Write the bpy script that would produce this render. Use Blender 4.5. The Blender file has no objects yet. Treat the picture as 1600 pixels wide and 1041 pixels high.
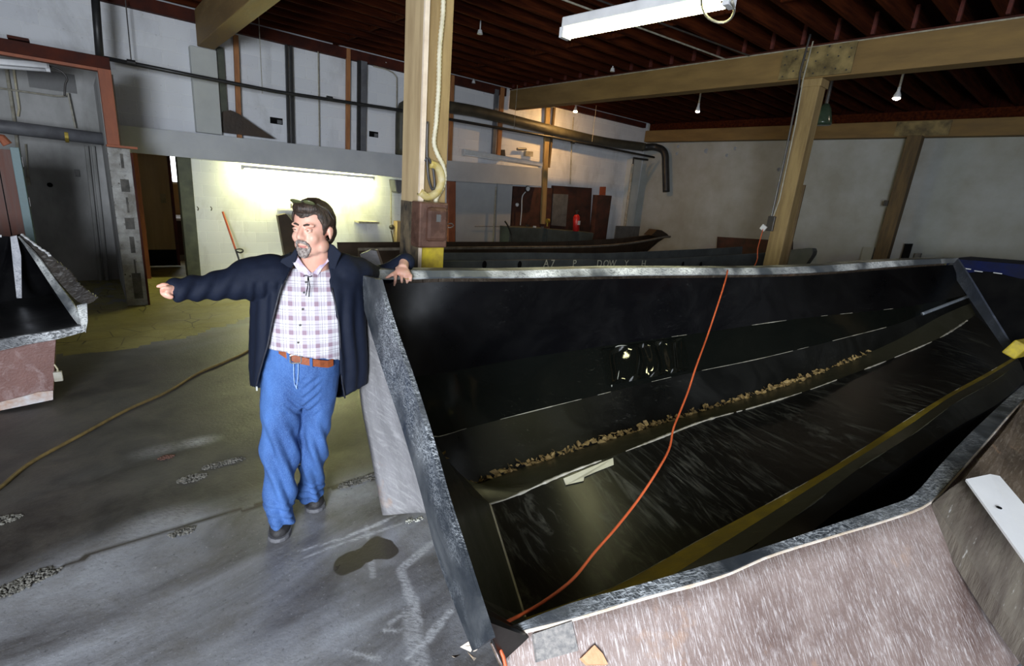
import bpy, bmesh, math, random
from mathutils import Vector, noise, Matrix
random.seed(7)
S = bpy.context.scene
COL = S.collection
V = Vector
# ------------------------------------------------------------------ camera
CAMH = 2.0
F_PX, YAW, PITCH, ROLL = 781.5, math.radians(40.805), math.radians(-15.893), math.radians(4.976)
fw = V((math.sin(YAW)*math.cos(PITCH), math.cos(YAW)*math.cos(PITCH), math.sin(PITCH)))
r0 = V((math.cos(YAW), -math.sin(YAW), 0)); u0 = r0.cross(fw)
rt = r0*math.cos(ROLL)+u0*math.sin(ROLL); up = -r0*math.sin(ROLL)+u0*math.cos(ROLL)
CAM = V((0, 0, CAMH))
cd = bpy.data.cameras.new('camera'); cam = bpy.data.objects.new('camera', cd); COL.objects.link(cam)
cam.matrix_world = Matrix(((rt.x, up.x, -fw.x, 0), (rt.y, up.y, -fw.y, 0), (rt.z, up.z, -fw.z, CAMH), (0, 0, 0, 1)))
cd.sensor_width = 36; cd.lens = 36*F_PX/1600; cd.clip_start = .05
S.camera = cam
# ------------------------------------------------------------------ light and exposure
S.view_settings.view_transform = 'Standard'; S.view_settings.look = 'None'
S.view_settings.gamma = 1; S.view_settings.use_curve_mapping = False
S.view_settings.exposure = 0.0
W = bpy.data.worlds.new('world'); S.world = W; W.use_nodes = True
W.node_tree.nodes['Background'].inputs[0].default_value = (.75, .86, 1, 1)
W.node_tree.nodes['Background'].inputs[1].default_value = 1.0
S.cycles.max_bounces = 8; S.cycles.sample_clamp_indirect = 6
S.cycles.use_denoising = True
def area(name, loc, target, sx, sy, power, color):
    l = bpy.data.lights.new(name, 'AREA'); l.shape = 'RECTANGLE'; l.size = sx; l.size_y = sy
    l.energy = power; l.color = color
    o = bpy.data.objects.new(name, l); COL.objects.link(o); o.location = loc
    o.rotation_euler = (V(target)-V(loc)).to_track_quat('-Z', 'Y').to_euler(); return o
# daylight coming in through the open loading door behind the photographer
area('door_daylight', (-2.7, -2.2, 2.05), (1.1, 2.6, .7), 1.9, 1.9, 740, (.86, .92, 1))
area('right_fill', (3.6, -2.5, 2.1), (5.5, 4, 1.6), 2.2, 2.0, 28, (.90, .94, 1))  # unseen fill lamp added to brighten the right side
# ------------------------------------------------------------------ pixel -> place
def ray(x, y): return fw*F_PX + rt*(x-800) - up*(y-520.5)
def onz(x, y, z): d = ray(x, y); return CAM + d*((z-CAMH)/d.z)
def ony(x, y, Y): d = ray(x, y); return CAM + d*(Y/d.y)
def onx(x, y, X): d = ray(x, y); return CAM + d*(X/d.x)
def depth(P): return (P-CAM).dot(fw)
def atd(x, y, D): d = ray(x, y); return CAM + d*(D/F_PX)
def proj(P):
    v = P-CAM; k = v.dot(fw); return 800+F_PX*v.dot(rt)/k, 520.5-F_PX*v.dot(up)/k
def lerp(a, b, t): return a+(b-a)*t
def interp(tab, x):
    if x <= tab[0][0]: return tab[0][1]
    for (a, b), (c, d) in zip(tab, tab[1:]):
        if x <= c: return b+(d-b)*(x-a)/(c-a)
    return tab[-1][1]
def smooth_line(pts, n):
    # Catmull-Rom resampled evenly by length
    pts = [V(p) for p in pts]
    P = [pts[0]*2-pts[1]]+list(pts)+[pts[-1]*2-pts[-2]]
    o = []
    for i in range(1, len(P)-2):
        for k in range(12):
            t = k/12; a, b, c, d = P[i-1:i+3]
            o.append(.5*((2*b)+(c-a)*t+(2*a-5*b+4*c-d)*t*t+(3*b-a-3*c+d)*t**3))
    o.append(pts[-1].copy())
    L = [0]
    for a, b in zip(o, o[1:]): L.append(L[-1]+(b-a).length)
    r = []; j = 0
    for i in range(n):
        s = L[-1]*i/(n-1)
        while j < len(L)-2 and L[j+1] < s: j += 1
        t = (s-L[j])/max(1e-9, L[j+1]-L[j]); r.append(o[j].lerp(o[j+1], min(1, max(0, t))))
    return r
# ------------------------------------------------------------------ materials
class NT:
    def __init__(s, name):
        s.m = bpy.data.materials.new(name); s.m.use_nodes = True
        s.t = s.m.node_tree; s.b = s.t.nodes['Principled BSDF']
    def n(s, typ, **k):
        o = s.t.nodes.new(typ)
        for a, b in k.items():
            if a.startswith('i_'):
                kk = a[2:]; kk = int(kk) if kk.isdigit() else kk
                s.put(o.inputs[kk], b)
            else: setattr(o, a, b)
        return o
    def put(s, sock, v):
        if hasattr(v, 'is_output') or isinstance(v, bpy.types.NodeSocket): s.t.links.new(v, sock)
        elif isinstance(v, tuple) and len(v) == 3 and sock.type == 'RGBA': sock.default_value = (*v, 1)
        else: sock.default_value = v
    def mix(s, f, a, b, mode='MIX'):
        o = s.n('ShaderNodeMix', data_type='RGBA', blend_type=mode)
        s.put(o.inputs[0], f); s.put(o.inputs[6], a); s.put(o.inputs[7], b); return o.outputs[2]
    def ramp(s, v, a, b, c0=0., c1=1.):
        o = s.n('ShaderNodeMapRange'); s.put(o.inputs[0], v)
        o.inputs[1].default_value = a; o.inputs[2].default_value = b
        o.inputs[3].default_value = c0; o.inputs[4].default_value = c1; return o.outputs[0]
    def math(s, op, a, b=0.):
        o = s.n('ShaderNodeMath', operation=op); s.put(o.inputs[0], a); s.put(o.inputs[1], b); return o.outputs[0]
    def co(s, scale=(1, 1, 1), rot=(0, 0, 0), kind='Object'):
        c = s.n('ShaderNodeTexCoord'); m = s.n('ShaderNodeMapping'); r = s.n('ShaderNodeMapping')
        s.t.links.new(c.outputs[kind], r.inputs[0]); r.inputs['Rotation'].default_value = rot
        s.t.links.new(r.outputs[0], m.inputs[0]); m.inputs['Scale'].default_value = scale; return m.outputs[0]
    def noise(s, co, scale, detail=6, rough=.6, dist=0.):
        o = s.n('ShaderNodeTexNoise'); s.put(o.inputs['Vector'], co)
        o.inputs['Scale'].default_value = scale; o.inputs['Detail'].default_value = detail
        o.inputs['Roughness'].default_value = rough; o.inputs['Distortion'].default_value = dist
        return o.outputs[0]
    def bump(s, h, strength, dist=.01):
        o = s.n('ShaderNodeBump'); s.put(o.inputs['Height'], h)
        o.inputs['Strength'].default_value = strength; o.inputs['Distance'].default_value = dist
        s.t.links.new(o.outputs[0], s.b.inputs['Normal'])
    def fin(s, col=None, rough=None, metal=None, spec=None):
        if col is not None: s.put(s.b.inputs['Base Color'], col)
        if rough is not None: s.put(s.b.inputs['Roughness'], rough)
        if metal is not None: s.b.inputs['Metallic'].default_value = metal
        if spec is not None: s.b.inputs['Specular IOR Level'].default_value = spec
        return s.m
def pm(name, c1, c2=None, scale=6, rough=.6, bump=.2, metal=0, spec=.5, stretch=(1, 1, 1), lo=.35, hi=.65, speck=None, sp_scale=30, sp_at=.62, rot=(0, 0, 0), dist=.01):
    m = NT(name); c2 = c2 or tuple(x*.7 for x in c1); co = m.co(stretch, rot)
    n = m.noise(co, scale); col = m.mix(m.ramp(n, lo, hi), c2, c1)
    if speck:
        n2 = m.noise(co, sp_scale, 8, .7); n3 = m.noise(m.co(stretch, rot), scale*.7+1.3, 3)
        f = m.math('MULTIPLY', m.ramp(n2, sp_at, sp_at+.05), m.ramp(n3, .42, .55)); col = m.mix(f, col, speck)
    if bump: m.bump(m.noise(co, scale*5), bump, dist)
    return m.fin(col, m.ramp(n, .3, .7, rough*.85, min(1, rough*1.15)), metal, spec)
def emis(name, c, s):
    m = NT(name); m.put(m.b.inputs['Emission Color'], c); m.b.inputs['Emission Strength'].default_value = s
    return m.fin((.9, .9, .9), .4)
M = {}
def block_wall(name, horiz, c1, c2, mortar, stain):
    m = NT(name); c = m.n('ShaderNodeTexCoord'); sp = m.n('ShaderNodeSeparateXYZ'); m.put(sp.inputs[0], c.outputs['Object'])
    cb = m.n('ShaderNodeCombineXYZ'); m.put(cb.inputs[0], sp.outputs[horiz]); m.put(cb.inputs[1], sp.outputs[2])
    b = m.n('ShaderNodeTexBrick'); m.put(b.inputs['Vector'], cb.outputs[0])
    for k, v in (('Scale', 1), ('Mortar Size', .006), ('Mortar Smooth', .6), ('Brick Width', .41), ('Row Height', .205), ('Bias', -.2)): b.inputs[k].default_value = v
    m.put(b.inputs['Color1'], c1); m.put(b.inputs['Color2'], c2); m.put(b.inputs['Mortar'], mortar)
    co = m.co((1, 1, .45)); n = m.noise(co, 1.3, 8, .65, .4); col = m.mix(m.ramp(n, .52, .78, 0, .8), b.outputs[0], stain)
    n2 = m.noise(m.co(), 22, 6); col = m.mix(m.ramp(n2, .66, .72, 0, .5), col, tuple(x*.35 for x in c1))
    h = m.math('ADD', m.math('MULTIPLY', b.outputs['Fac'], -1.), m.math('MULTIPLY', n2, .25))
    m.bump(h, .5, .006); return m.fin(col, .65)
M['block'] = block_wall('painted_block', 0, (.74, .76, .80), (.68, .70, .75), (.82, .84, .87), (.36, .36, .36))
M['drywall'] = pm('far_wall_paint', (.44, .465, .465), (.33, .335, .30), 1.1, .8, .1, speck=(.16, .14, .1), sp_scale=9, sp_at=.72)
M['mottled_grey'] = pm('alcove_paint', (.50, .50, .50), (.24, .24, .23), 1.5, .75, .15, stretch=(1, 1, .5))  # mottled grey, darker than the block wall paint
M['grey_paint'] = pm('grey_paint', (.50, .52, .55), (.42, .44, .48), 2.0, .5, .05)
M['pil'] = pm('pilaster_paint', (.52, .54, .52), (.45, .47, .46), 3, .6, .1)
M['deck'] = pm('roof_deck', (.030, .006, .003), (.010, .003, .002), 4, .95, .3, 0, .05, stretch=(1, 6, 1))
M['joist'] = pm('joist_wood', (.075, .017, .005), (.020, .0045, .002), 3, .95, .3, 0, .06, stretch=(.4, 6, 6))
M['stub'] = pm('joist_end_wood', (.16, .03, .02), (.07, .015, .01), 8, .8, .3)
M['beam'] = pm('beam_timber', (.235, .148, .052), (.165, .10, .034), 2.2, .75, .3, stretch=(3, .6, 3), speck=(.05, .035, .015), sp_scale=26, sp_at=.68)
M['plate'] = pm('stained_plate', (.27, .20, .08), (.07, .05, .02), 5, .6, .4)
M['post'] = pm('post_timber', (.34, .24, .105), (.22, .145, .058), 3, .75, .3, stretch=(4, 4, .5), speck=(.06, .04, .02), sp_scale=10, sp_at=.66)
M['post_dark'] = pm('dark_post_timber', (.16, .105, .045), (.07, .045, .02), 3, .75, .3, stretch=(4, 4, .5))
M['board'] = pm('pale_board', (.48, .36, .20), (.36, .26, .14), 3, .7, .2, stretch=(5, 5, .6))
M['board_edge'] = pm('board_edge', (.78, .66, .52), (.60, .48, .36), 5, .7, .2)
M['orange_wood'] = pm('orange_stud', (.45, .20, .075), (.28, .11, .04), 4, .7, .2, stretch=(5, 5, .6))
M['red_wood'] = pm('red_brown_timber', (.075, .018, .010), (.03, .008, .006), 4, .8, .3, 0, .2)
M['rust_wood'] = pm('rust_orange_post', (.34, .11, .055), (.20, .06, .03), 5, .7, .3, stretch=(1, 1, .4))
M['black_pipe'] = pm('black_pipe', (.012, .012, .014), (.03, .03, .03), 8, .45, .1)
M['olive_duct'] = pm('olive_duct', (.07, .065, .045), (.035, .033, .025), 5, .55, .15)
M['grey_pipe'] = pm('grey_pipe', (.15, .155, .17), (.10, .10, .11), 5, .45, .05)
M['cond'] = pm('old_conduit', (.42, .40, .34), (.25, .23, .17), 12, .5, .1)
M['flex'] = pm('cream_flex_conduit', (.62, .58, .44), (.45, .40, .27), 14, .5, .1)
M['white'] = pm('white_enamel', (.75, .76, .78), (.62, .63, .65), 5, .35, .02)
M['brown_box'] = pm('brown_enamel', (.16, .085, .06), (.07, .035, .025), 6, .28, .1, metal=.3)
M['yellow'] = pm('yellow_paint', (.62, .48, .03), (.35, .26, .03), 12, .6, .2)
M['dark_metal'] = pm('dark_metal', (.03, .03, .035), (.06, .05, .04), 9, .4, .1)
M['teal'] = pm('teal_trim', (.14, .22, .24), (.09, .15, .16), 5, .5, .05)
M['redpanel'] = pm('brick_red_door', (.13, .045, .03), (.08, .03, .02), 3, .6, .1, stretch=(6, 1, .5))
M['cabinet'] = pm('grey_cabinet', (.085, .105, .105), (.055, .065, .06), 4, .5, .05)
M['rustboard'] = pm('rusty_board', (.085, .03, .02), (.03, .014, .01), 5, .7, .3)
M['tan_door'] = pm('tan_door', (.33, .20, .06), (.27, .16, .045), 3, .5, .05, stretch=(5, 1, .5))
M['jamb'] = pm('dark_jamb', (.09, .10, .07), (.045, .05, .035), 5, .6, .1)
M['red'] = pm('red_enamel', (.55, .02, .02), (.40, .015, .015), 6, .3, .02)
M['blue_tarp'] = pm('blue_tarp', (.006, .012, .075), (.004, .007, .035), 5, .7, .3, 0, .2)
M['black'] = pm('black_matter', (.004, .004, .005), (.006, .006, .006), 5, .8, .1, 0, .1)
M['orange_cord'] = pm('orange_cord', (.68, .13, .04), (.58, .10, .03), 5, .5, .02)
M['hose'] = pm('olive_hose', (.20, .14, .05), (.11, .08, .035), 20, .5, .1)
M['sheet'] = pm('dull_sheet', (.14, .14, .14), (.08, .08, .08), 5, .5, .05)
M['glassgreen'] = pm('green_glass_shade', (.05, .075, .05), (.03, .05, .03), 5, .2, .02)
M['brass'] = pm('brass', (.55, .42, .08), (.35, .25, .05), 10, .35, .1, metal=.6)
M['tube_wall'] = emis('lit_wall_tube', (1, .99, .42), 240)
M['tube_ceil'] = emis('lit_ceiling_tube', (1, .97, .50), 42)
M['bulb_warm'] = emis('warm_bulb', (1, .55, .18), 2000)
M['bulb_pale'] = emis('pale_bulb', (1, .80, .60), 60)
M['sky_pane'] = emis('bright_pane', (.85, .93, 1), 5)
def gel(name, base, scuff, amount, rough=.28, bump=.15, sc=7, at=.60, sheen=.0):
    # black gelcoat: dusty patches, scratches both ways
    m = NT(name); co = m.co(); n = m.noise(co, 2.3, 7, .62, .6)
    col = m.mix(m.ramp(n, .45, .75, 0, amount), base, tuple(x*.16 for x in scuff))
    s1 = m.noise(m.co((1, 8, 6), (.2, .1, .5)), sc, 6, .7, 1.2); s2 = m.noise(m.co((7, 1.2, 2), (.4, .9, .3)), sc*1.3, 6, .7, 1.5)
    g = m.ramp(m.noise(co, 1.7, 3), .42, .62)
    f = m.math('MULTIPLY', m.math('MAXIMUM', m.ramp(s1, at, at+.12), m.ramp(s2, at+.02, at+.14)), g)
    f = m.math('MULTIPLY', f, min(1., amount*1.4)); col = m.mix(f, col, scuff)
    m.bump(m.noise(co, 9), bump, .01)
    return m.fin(col, m.math('ADD', m.ramp(n, .3, .75, rough*.7, rough*1.4), m.math('MULTIPLY', f, .3)), 0, .45)
M['gel'] = gel('black_gelcoat', (.0022, .0022, .003), (.09, .09, .085), .16, .35, .1)
def smear():
    m = NT('smeared_black_gelcoat'); co = m.co(); n = m.noise(co, 1.6, 4)
    s1 = m.noise(m.co((5, 1.1, 1.1), (0, 0, .12)), 1.5, 9, .72, 2.6); s2 = m.noise(m.co((9, 1, 1), (0, 0, -.2)), 4.5, 6, .7, 1.5)
    f = m.math('MULTIPLY', m.math('ADD', m.math('MULTIPLY', m.ramp(s1, .50, .78), .8), m.math('MULTIPLY', m.ramp(s2, .62, .74), .5)), m.ramp(n, .40, .58))
    col = m.mix(f, (.0023, .0025, .0023), (.12, .12, .10)); m.bump(m.noise(co, 9), .1, .01)
    return m.fin(col, m.math('ADD', .34, m.math('MULTIPLY', f, .3)), 0, .45)
M['gel_smear'] = smear()
M['gel_polish'] = gel('mirror_black_gelcoat', (.004, .005, .004), (.08, .08, .06), .1, .05, .1); M['gel_polish'].node_tree.nodes['Principled BSDF'].inputs['Specular IOR Level'].default_value = .9
M['gel_dusty'] = gel('dusty_black_gelcoat', (.003, .0033, .003), (.13, .13, .11), .28, .38, .12)
M['gel_gloss'] = gel('polished_black_gelcoat', (.005, .006, .005), (.08, .08, .06), .22, .14, .08)
M['gel_worn'] = gel('worn_ledge_gelcoat', (.035, .034, .021), (.24, .22, .14), .6, .4, .2)
M['strip'] = pm('yellow_keel_strip', (.34, .25, .02), (.20, .15, .016), 10, .5, .2)
M['rim'] = gel('chipped_black_rim', (.022, .027, .034), (.62, .66, .70), 1.0, .55, .5, 17, .50)
M['rim_wear'] = gel('whitened_rim', (.07, .08, .09), (.88, .90, .88), 1.0, .5, .5, 11, .42)
M['edge'] = pm('raw_laminate_edge', (.78, .72, .66), (.55, .44, .32), 9, .6, .4)
M['patch'] = pm('pale_patch', (.62, .60, .46), (.50, .48, .34), 8, .5, .1)
def fibre(name, c1, c2, white, rot, wf=.9, sc=9, st=(1, 9, 1)):
    m = NT(name); co = m.co(); n = m.noise(co, 2.5, 7, .65, .3); col = m.mix(m.ramp(n, .35, .65), c1, c2)
    s1 = m.noise(m.co(st, rot), sc, 8, .75, .8)
    col = m.mix(m.math('MULTIPLY', m.ramp(s1, .50, .66), wf), col, white)
    s2 = m.noise(co, 3.7, 5); col = m.mix(m.ramp(s2, .62, .76, 0, .6), col, (.50, .28, .15))
    m.bump(m.math('ADD', s1, m.noise(co, 60)), .6, .006); return m.fin(col, .5)
M['fibre'] = fibre('brown_fibreglass', (.15, .095, .08), (.30, .23, .205), (.68, .63, .63), (0, 0, -1.35), .9, 16)
M['fibre_grey'] = fibre('grey_fibreglass', (.24, .235, .24), (.34, .33, .34), (.55, .54, .54), (1.57, 0, 0), .5, 5, (1, 5, 1))
M['fibre_dark'] = fibre('dark_fibreglass', (.07, .05, .035), (.13, .095, .065), (.35, .30, .24), (0, .6, 0), .5)
M['fibre_red'] = fibre('red_brown_fibreglass', (.14, .065, .055), (.20, .10, .085), (.45, .36, .36), (0, .3, 0), .4, 7)
M['fringe'] = fibre('charred_fringe', (.025, .02, .018), (.07, .06, .05), (.45, .45, .45), (0, .6, .9), .35)
M['boat_brown'] = pm('brown_hull', (.050, .030, .018), (.025, .016, .010), 4, .5, .3)
M['boat_grey'] = pm('grey_hull', (.085, .095, .10), (.05, .055, .06), 4, .45, .2)
M['timber_grey'] = pm('weathered_stiffener', (.13, .11, .085), (.06, .045, .035), 3, .7, .6, stretch=(1, 7, 1), speck=(.30, .29, .27), sp_scale=8)
M['bright_board'] = pm('bright_white_board', (.92, .93, .95), (.86, .87, .89), 5, .5, .02)
M['chip'] = pm('flaked_paint', (.62, .62, .55), (.40, .40, .33), 12, .6, .1)
M['leaf'] = pm('dry_leaf', (.34, .24, .09), (.16, .10, .035), 25, .7, .2)
M['grit'] = pm('floor_grit', (.20, .19, .165), (.05, .048, .04), 40, .8, .4)
M['rustgrit'] = pm('rusty_grit', (.14, .07, .05), (.07, .03, .02), 40, .8, .4)
# floor: painted concrete, attribute masks carry scuffs (r), wet stain (g), old yellow paint (b)
def floor_mat():
    m = NT('stained_concrete'); co = m.co((1, 1, 1), (0, 0, -.35)); st = m.co((.55, 1.5, 1), (0, 0, -.15))
    n = m.noise(st, 1.1, 9, .62, .5); n2 = m.noise(co, 3.2, 9, .7, .3); n3 = m.noise(co, 40, 6, .7)
    col = m.mix(m.ramp(n, .36, .66), (.075, .070, .070), (.37, .385, .42))
    col = m.mix(m.ramp(n2, .46, .72, 0, .55), col, (.10, .085, .065))
    col = m.mix(m.ramp(n3, .60, .74, 0, .5), col, (.52, .53, .56)); col = m.mix(m.ramp(m.noise(co, 90, 4, .8), .66, .70, 0, .7), col, (.6, .6, .62)); col = m.mix(m.ramp(n3, .30, .42, .6, 0), col, (.02, .02, .02))
    a = m.n('ShaderNodeAttribute', attribute_name='mark'); sp = m.n('ShaderNodeSeparateColor'); m.put(sp.inputs[0], a.outputs['Color'])
    col = m.mix(m.math('MULTIPLY', a.outputs['Alpha'], .88), col, m.mix(m.ramp(n2, .4, .65), (.022, .019, .016), (.075, .067, .058)))
    # old yellow paint, cracked like crazy paving
    v = m.n('ShaderNodeTexVoronoi', feature='DISTANCE_TO_EDGE'); m.put(v.inputs['Vector'], m.co((1, 1, 1), (0, 0, .2))); v.inputs['Scale'].default_value = 2.9; v.inputs['Randomness'].default_value = .8
    crack = m.math('MAXIMUM', m.ramp(v.outputs['Distance'], .004, .018), m.ramp(m.noise(co, 1.6, 3), .55, .45)); yel = m.mix(m.ramp(n2, .35, .7), (.24, .215, .065), (.38, .34, .13))
    yel = m.mix(crack, (.05, .045, .02), yel)
    yf = m.ramp(m.math('ADD', sp.outputs[2], m.math('MULTIPLY', m.math('SUBTRACT', n2, .5), 1.4)), .45, .55)
    col = m.mix(yf, col, yel)
    sf = m.math('MULTIPLY', sp.outputs[0], m.ramp(m.noise(m.co((1, 3, 1), (0, 0, .8)), 26, 6, .8), .38, .55))
    col = m.mix(sf, col, (.50, .51, .53))
    col = m.mix(m.ramp(sp.outputs[1], .3, .7), col, (.035, .028, .02))
    m.bump(m.math('ADD', m.math('MULTIPLY', n2, .6), m.math('MULTIPLY', n3, .35)), .6, .014)
    r = m.ramp(n, .35, .65, .34, .6); r = m.math('SUBTRACT', r, m.math('MULTIPLY', sp.outputs[1], .1))
    return m.fin(col, r, 0, .5)
M['floor'] = floor_mat()
# ------------------------------------------------------------------ mesh building
class MB:
    def __init__(s): s.v = []; s.f = []; s.mi = []; s.cur = 0
    def add(s, vs, fs):
        b = len(s.v); s.v += [V(v) for v in vs]
        for f in fs: s.f.append([b+i for i in f]); s.mi.append(s.cur)
        return s
    def box(s, a, b):
        (x0, y0, z0), (x1, y1, z1) = a, b
        return s.add([(x0, y0, z0), (x1, y0, z0), (x1, y1, z0), (x0, y1, z0), (x0, y0, z1), (x1, y0, z1), (x1, y1, z1), (x0, y1, z1)],
              [(0, 3, 2, 1), (4, 5, 6, 7), (0, 1, 5, 4), (1, 2, 6, 5), (2, 3, 7, 6), (3, 0, 4, 7)])
    def obox(s, c, ax, ay, az):
        # oriented box: centre and three half vectors
        c, ax, ay, az = map(V, (c, ax, ay, az)); p = [c+ax*i+ay*j+az*k for k in (-1, 1) for i, j in ((-1, -1), (1, -1), (1, 1), (-1, 1))]
        return s.add(p, [(0, 3, 2, 1), (4, 5, 6, 7), (0, 1, 5, 4), (1, 2, 6, 5), (2, 3, 7, 6), (3, 0, 4, 7)])
    def bar(s, p, q, w, h, upv=(0, 0, 1)):
        p, q = V(p), V(q); d = (q-p); L = d.length; d.normalize(); x = d.cross(V(upv)); x.normalize(); y = x.cross(d)
        return s.obox((p+q)/2, d*L/2, x*w/2, y*h/2)
    def slab(s, quad, off):
        # thick polygon: outline points and an offset vector
        n = len(quad); q = [V(x) for x in quad]; off = V(off)
        return s.add(q+[x+off for x in q], [tuple(range(n))[::-1], tuple(range(n, 2*n))]+[(i, (i+1) % n, n+(i+1) % n, n+i) for i in range(n)])
    def tube(s, pts, r, n=10, caps=True):
        pts = [V(p) for p in pts]; rs = r if isinstance(r, (list, tuple)) else [r]*len(pts)
        rings = []; prev = None
        for i, p in enumerate(pts):
            t = (pts[min(i+1, len(pts)-1)]-pts[max(i-1, 0)]); t.normalize()
            if prev is None: x = t.orthogonal().normalized()
            else:
                x = prev-t*prev.dot(t); x.normalize()
            prev = x; y = t.cross(x)
            rings.append([p+(x*math.cos(a)+y*math.sin(a))*rs[i] for a in [2*math.pi*k/n for k in range(n)]])
        return s.loft(rings, caps)
    def loft(s, rings, caps=True):
        n = len(rings[0]); vs = [p for r in rings for p in r]; fs = []
        for i in range(len(rings)-1):
            for k in range(n): fs.append((i*n+k, i*n+(k+1) % n, (i+1)*n+(k+1) % n, (i+1)*n+k))
        if caps: fs += [tuple(range(n))[::-1], tuple(range((len(rings)-1)*n, len(rings)*n))]
        return s.add(vs, fs)
    def strip(s, rails, mats=None):
        # open sheet through a list of equally long rails
        n = len(rails[0]); b = len(s.v); s.v += [V(p) for r in rails for p in r]
        for j in range(len(rails)-1):
            for i in range(n-1):
                s.f.append([b+j*n+i, b+j*n+i+1, b+(j+1)*n+i+1, b+(j+1)*n+i]); s.mi.append(mats[j] if mats else s.cur)
        return s
    def ell(s, c, ax, ay, az, u=14, w=9):
        c, ax, ay, az = V(c), V(ax), V(ay), V(az); vs = [c-az]; fs = []
        for j in range(1, w):
            a = -math.pi/2+math.pi*j/w
            for i in range(u):
                t = 2*math.pi*i/u; vs.append(c+ax*math.cos(a)*math.cos(t)+ay*math.cos(a)*math.sin(t)+az*math.sin(a))
        vs.append(c+az); k = len(vs)-1
        for i in range(u):
            fs.append((0, 1+(i+1) % u, 1+i)); fs.append((k, k-u+i, k-u+(i+1) % u))
            for j in range(w-2): fs.append((1+j*u+i, 1+j*u+(i+1) % u, 1+(j+1)*u+(i+1) % u, 1+(j+1)*u+i))
        return s.add(vs, fs)
    def sph(s, c, r, u=12, w=8): return s.ell(c, (r, 0, 0), (0, r, 0), (0, 0, r), u, w)
    def build(s, name, mats, parent=None, smooth=False, thick=0, sub=0, bevel=0, origin=None):
        if origin is None:
            if parent is not None: origin = V(parent['_o'])
            else:
                n = max(1, len(s.v)); origin = V((sum(v.x for v in s.v)/n, sum(v.y for v in s.v)/n, min(v.z for v in s.v)))
        me = bpy.data.meshes.new(name); me.from_pydata([v-origin for v in s.v], [], s.f)
        if not isinstance(mats, (list, tuple)): mats = [mats]
        for m in mats: me.materials.append(m)
        for p, i in zip(me.polygons, s.mi): p.material_index = i; p.use_smooth = smooth
        me.update()
        o = bpy.data.objects.new(name, me); COL.objects.link(o); o['_o'] = list(origin)
        if parent is not None: o.parent = parent; o.location = origin-V(parent['_o'])
        else: o.location = origin
        if thick: md = o.modifiers.new('solid', 'SOLIDIFY'); md.thickness = thick; md.offset = -1
        if bevel: md = o.modifiers.new('bevel', 'BEVEL'); md.width = bevel; md.segments = 2; md.limit_method = 'ANGLE'
        if sub: md = o.modifiers.new('sub', 'SUBSURF'); md.levels = sub; md.render_levels = sub
        return o
def tag(o, label=None, cat=None, group=None, kind=None):
    if label: o['label'] = label
    if cat: o['category'] = cat
    if group: o['group'] = group
    if kind: o['kind'] = kind
    return o
def thing(name, loc, label, cat, group=None):
    o = bpy.data.objects.new(name, None); COL.objects.link(o); o.location = loc; o['_o'] = list(loc); o.empty_display_size = .1
    return tag(o, label, cat, group)
def struct(name, mb, mat, **k): return tag(mb.build(name, mat, **k), kind='structure')
def arc(c, a, b, t0, t1, n): return [V(c)+V(a)*math.cos(t)+V(b)*math.sin(t) for t in [t0+(t1-t0)*i/(n-1) for i in range(n)]]
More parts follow.
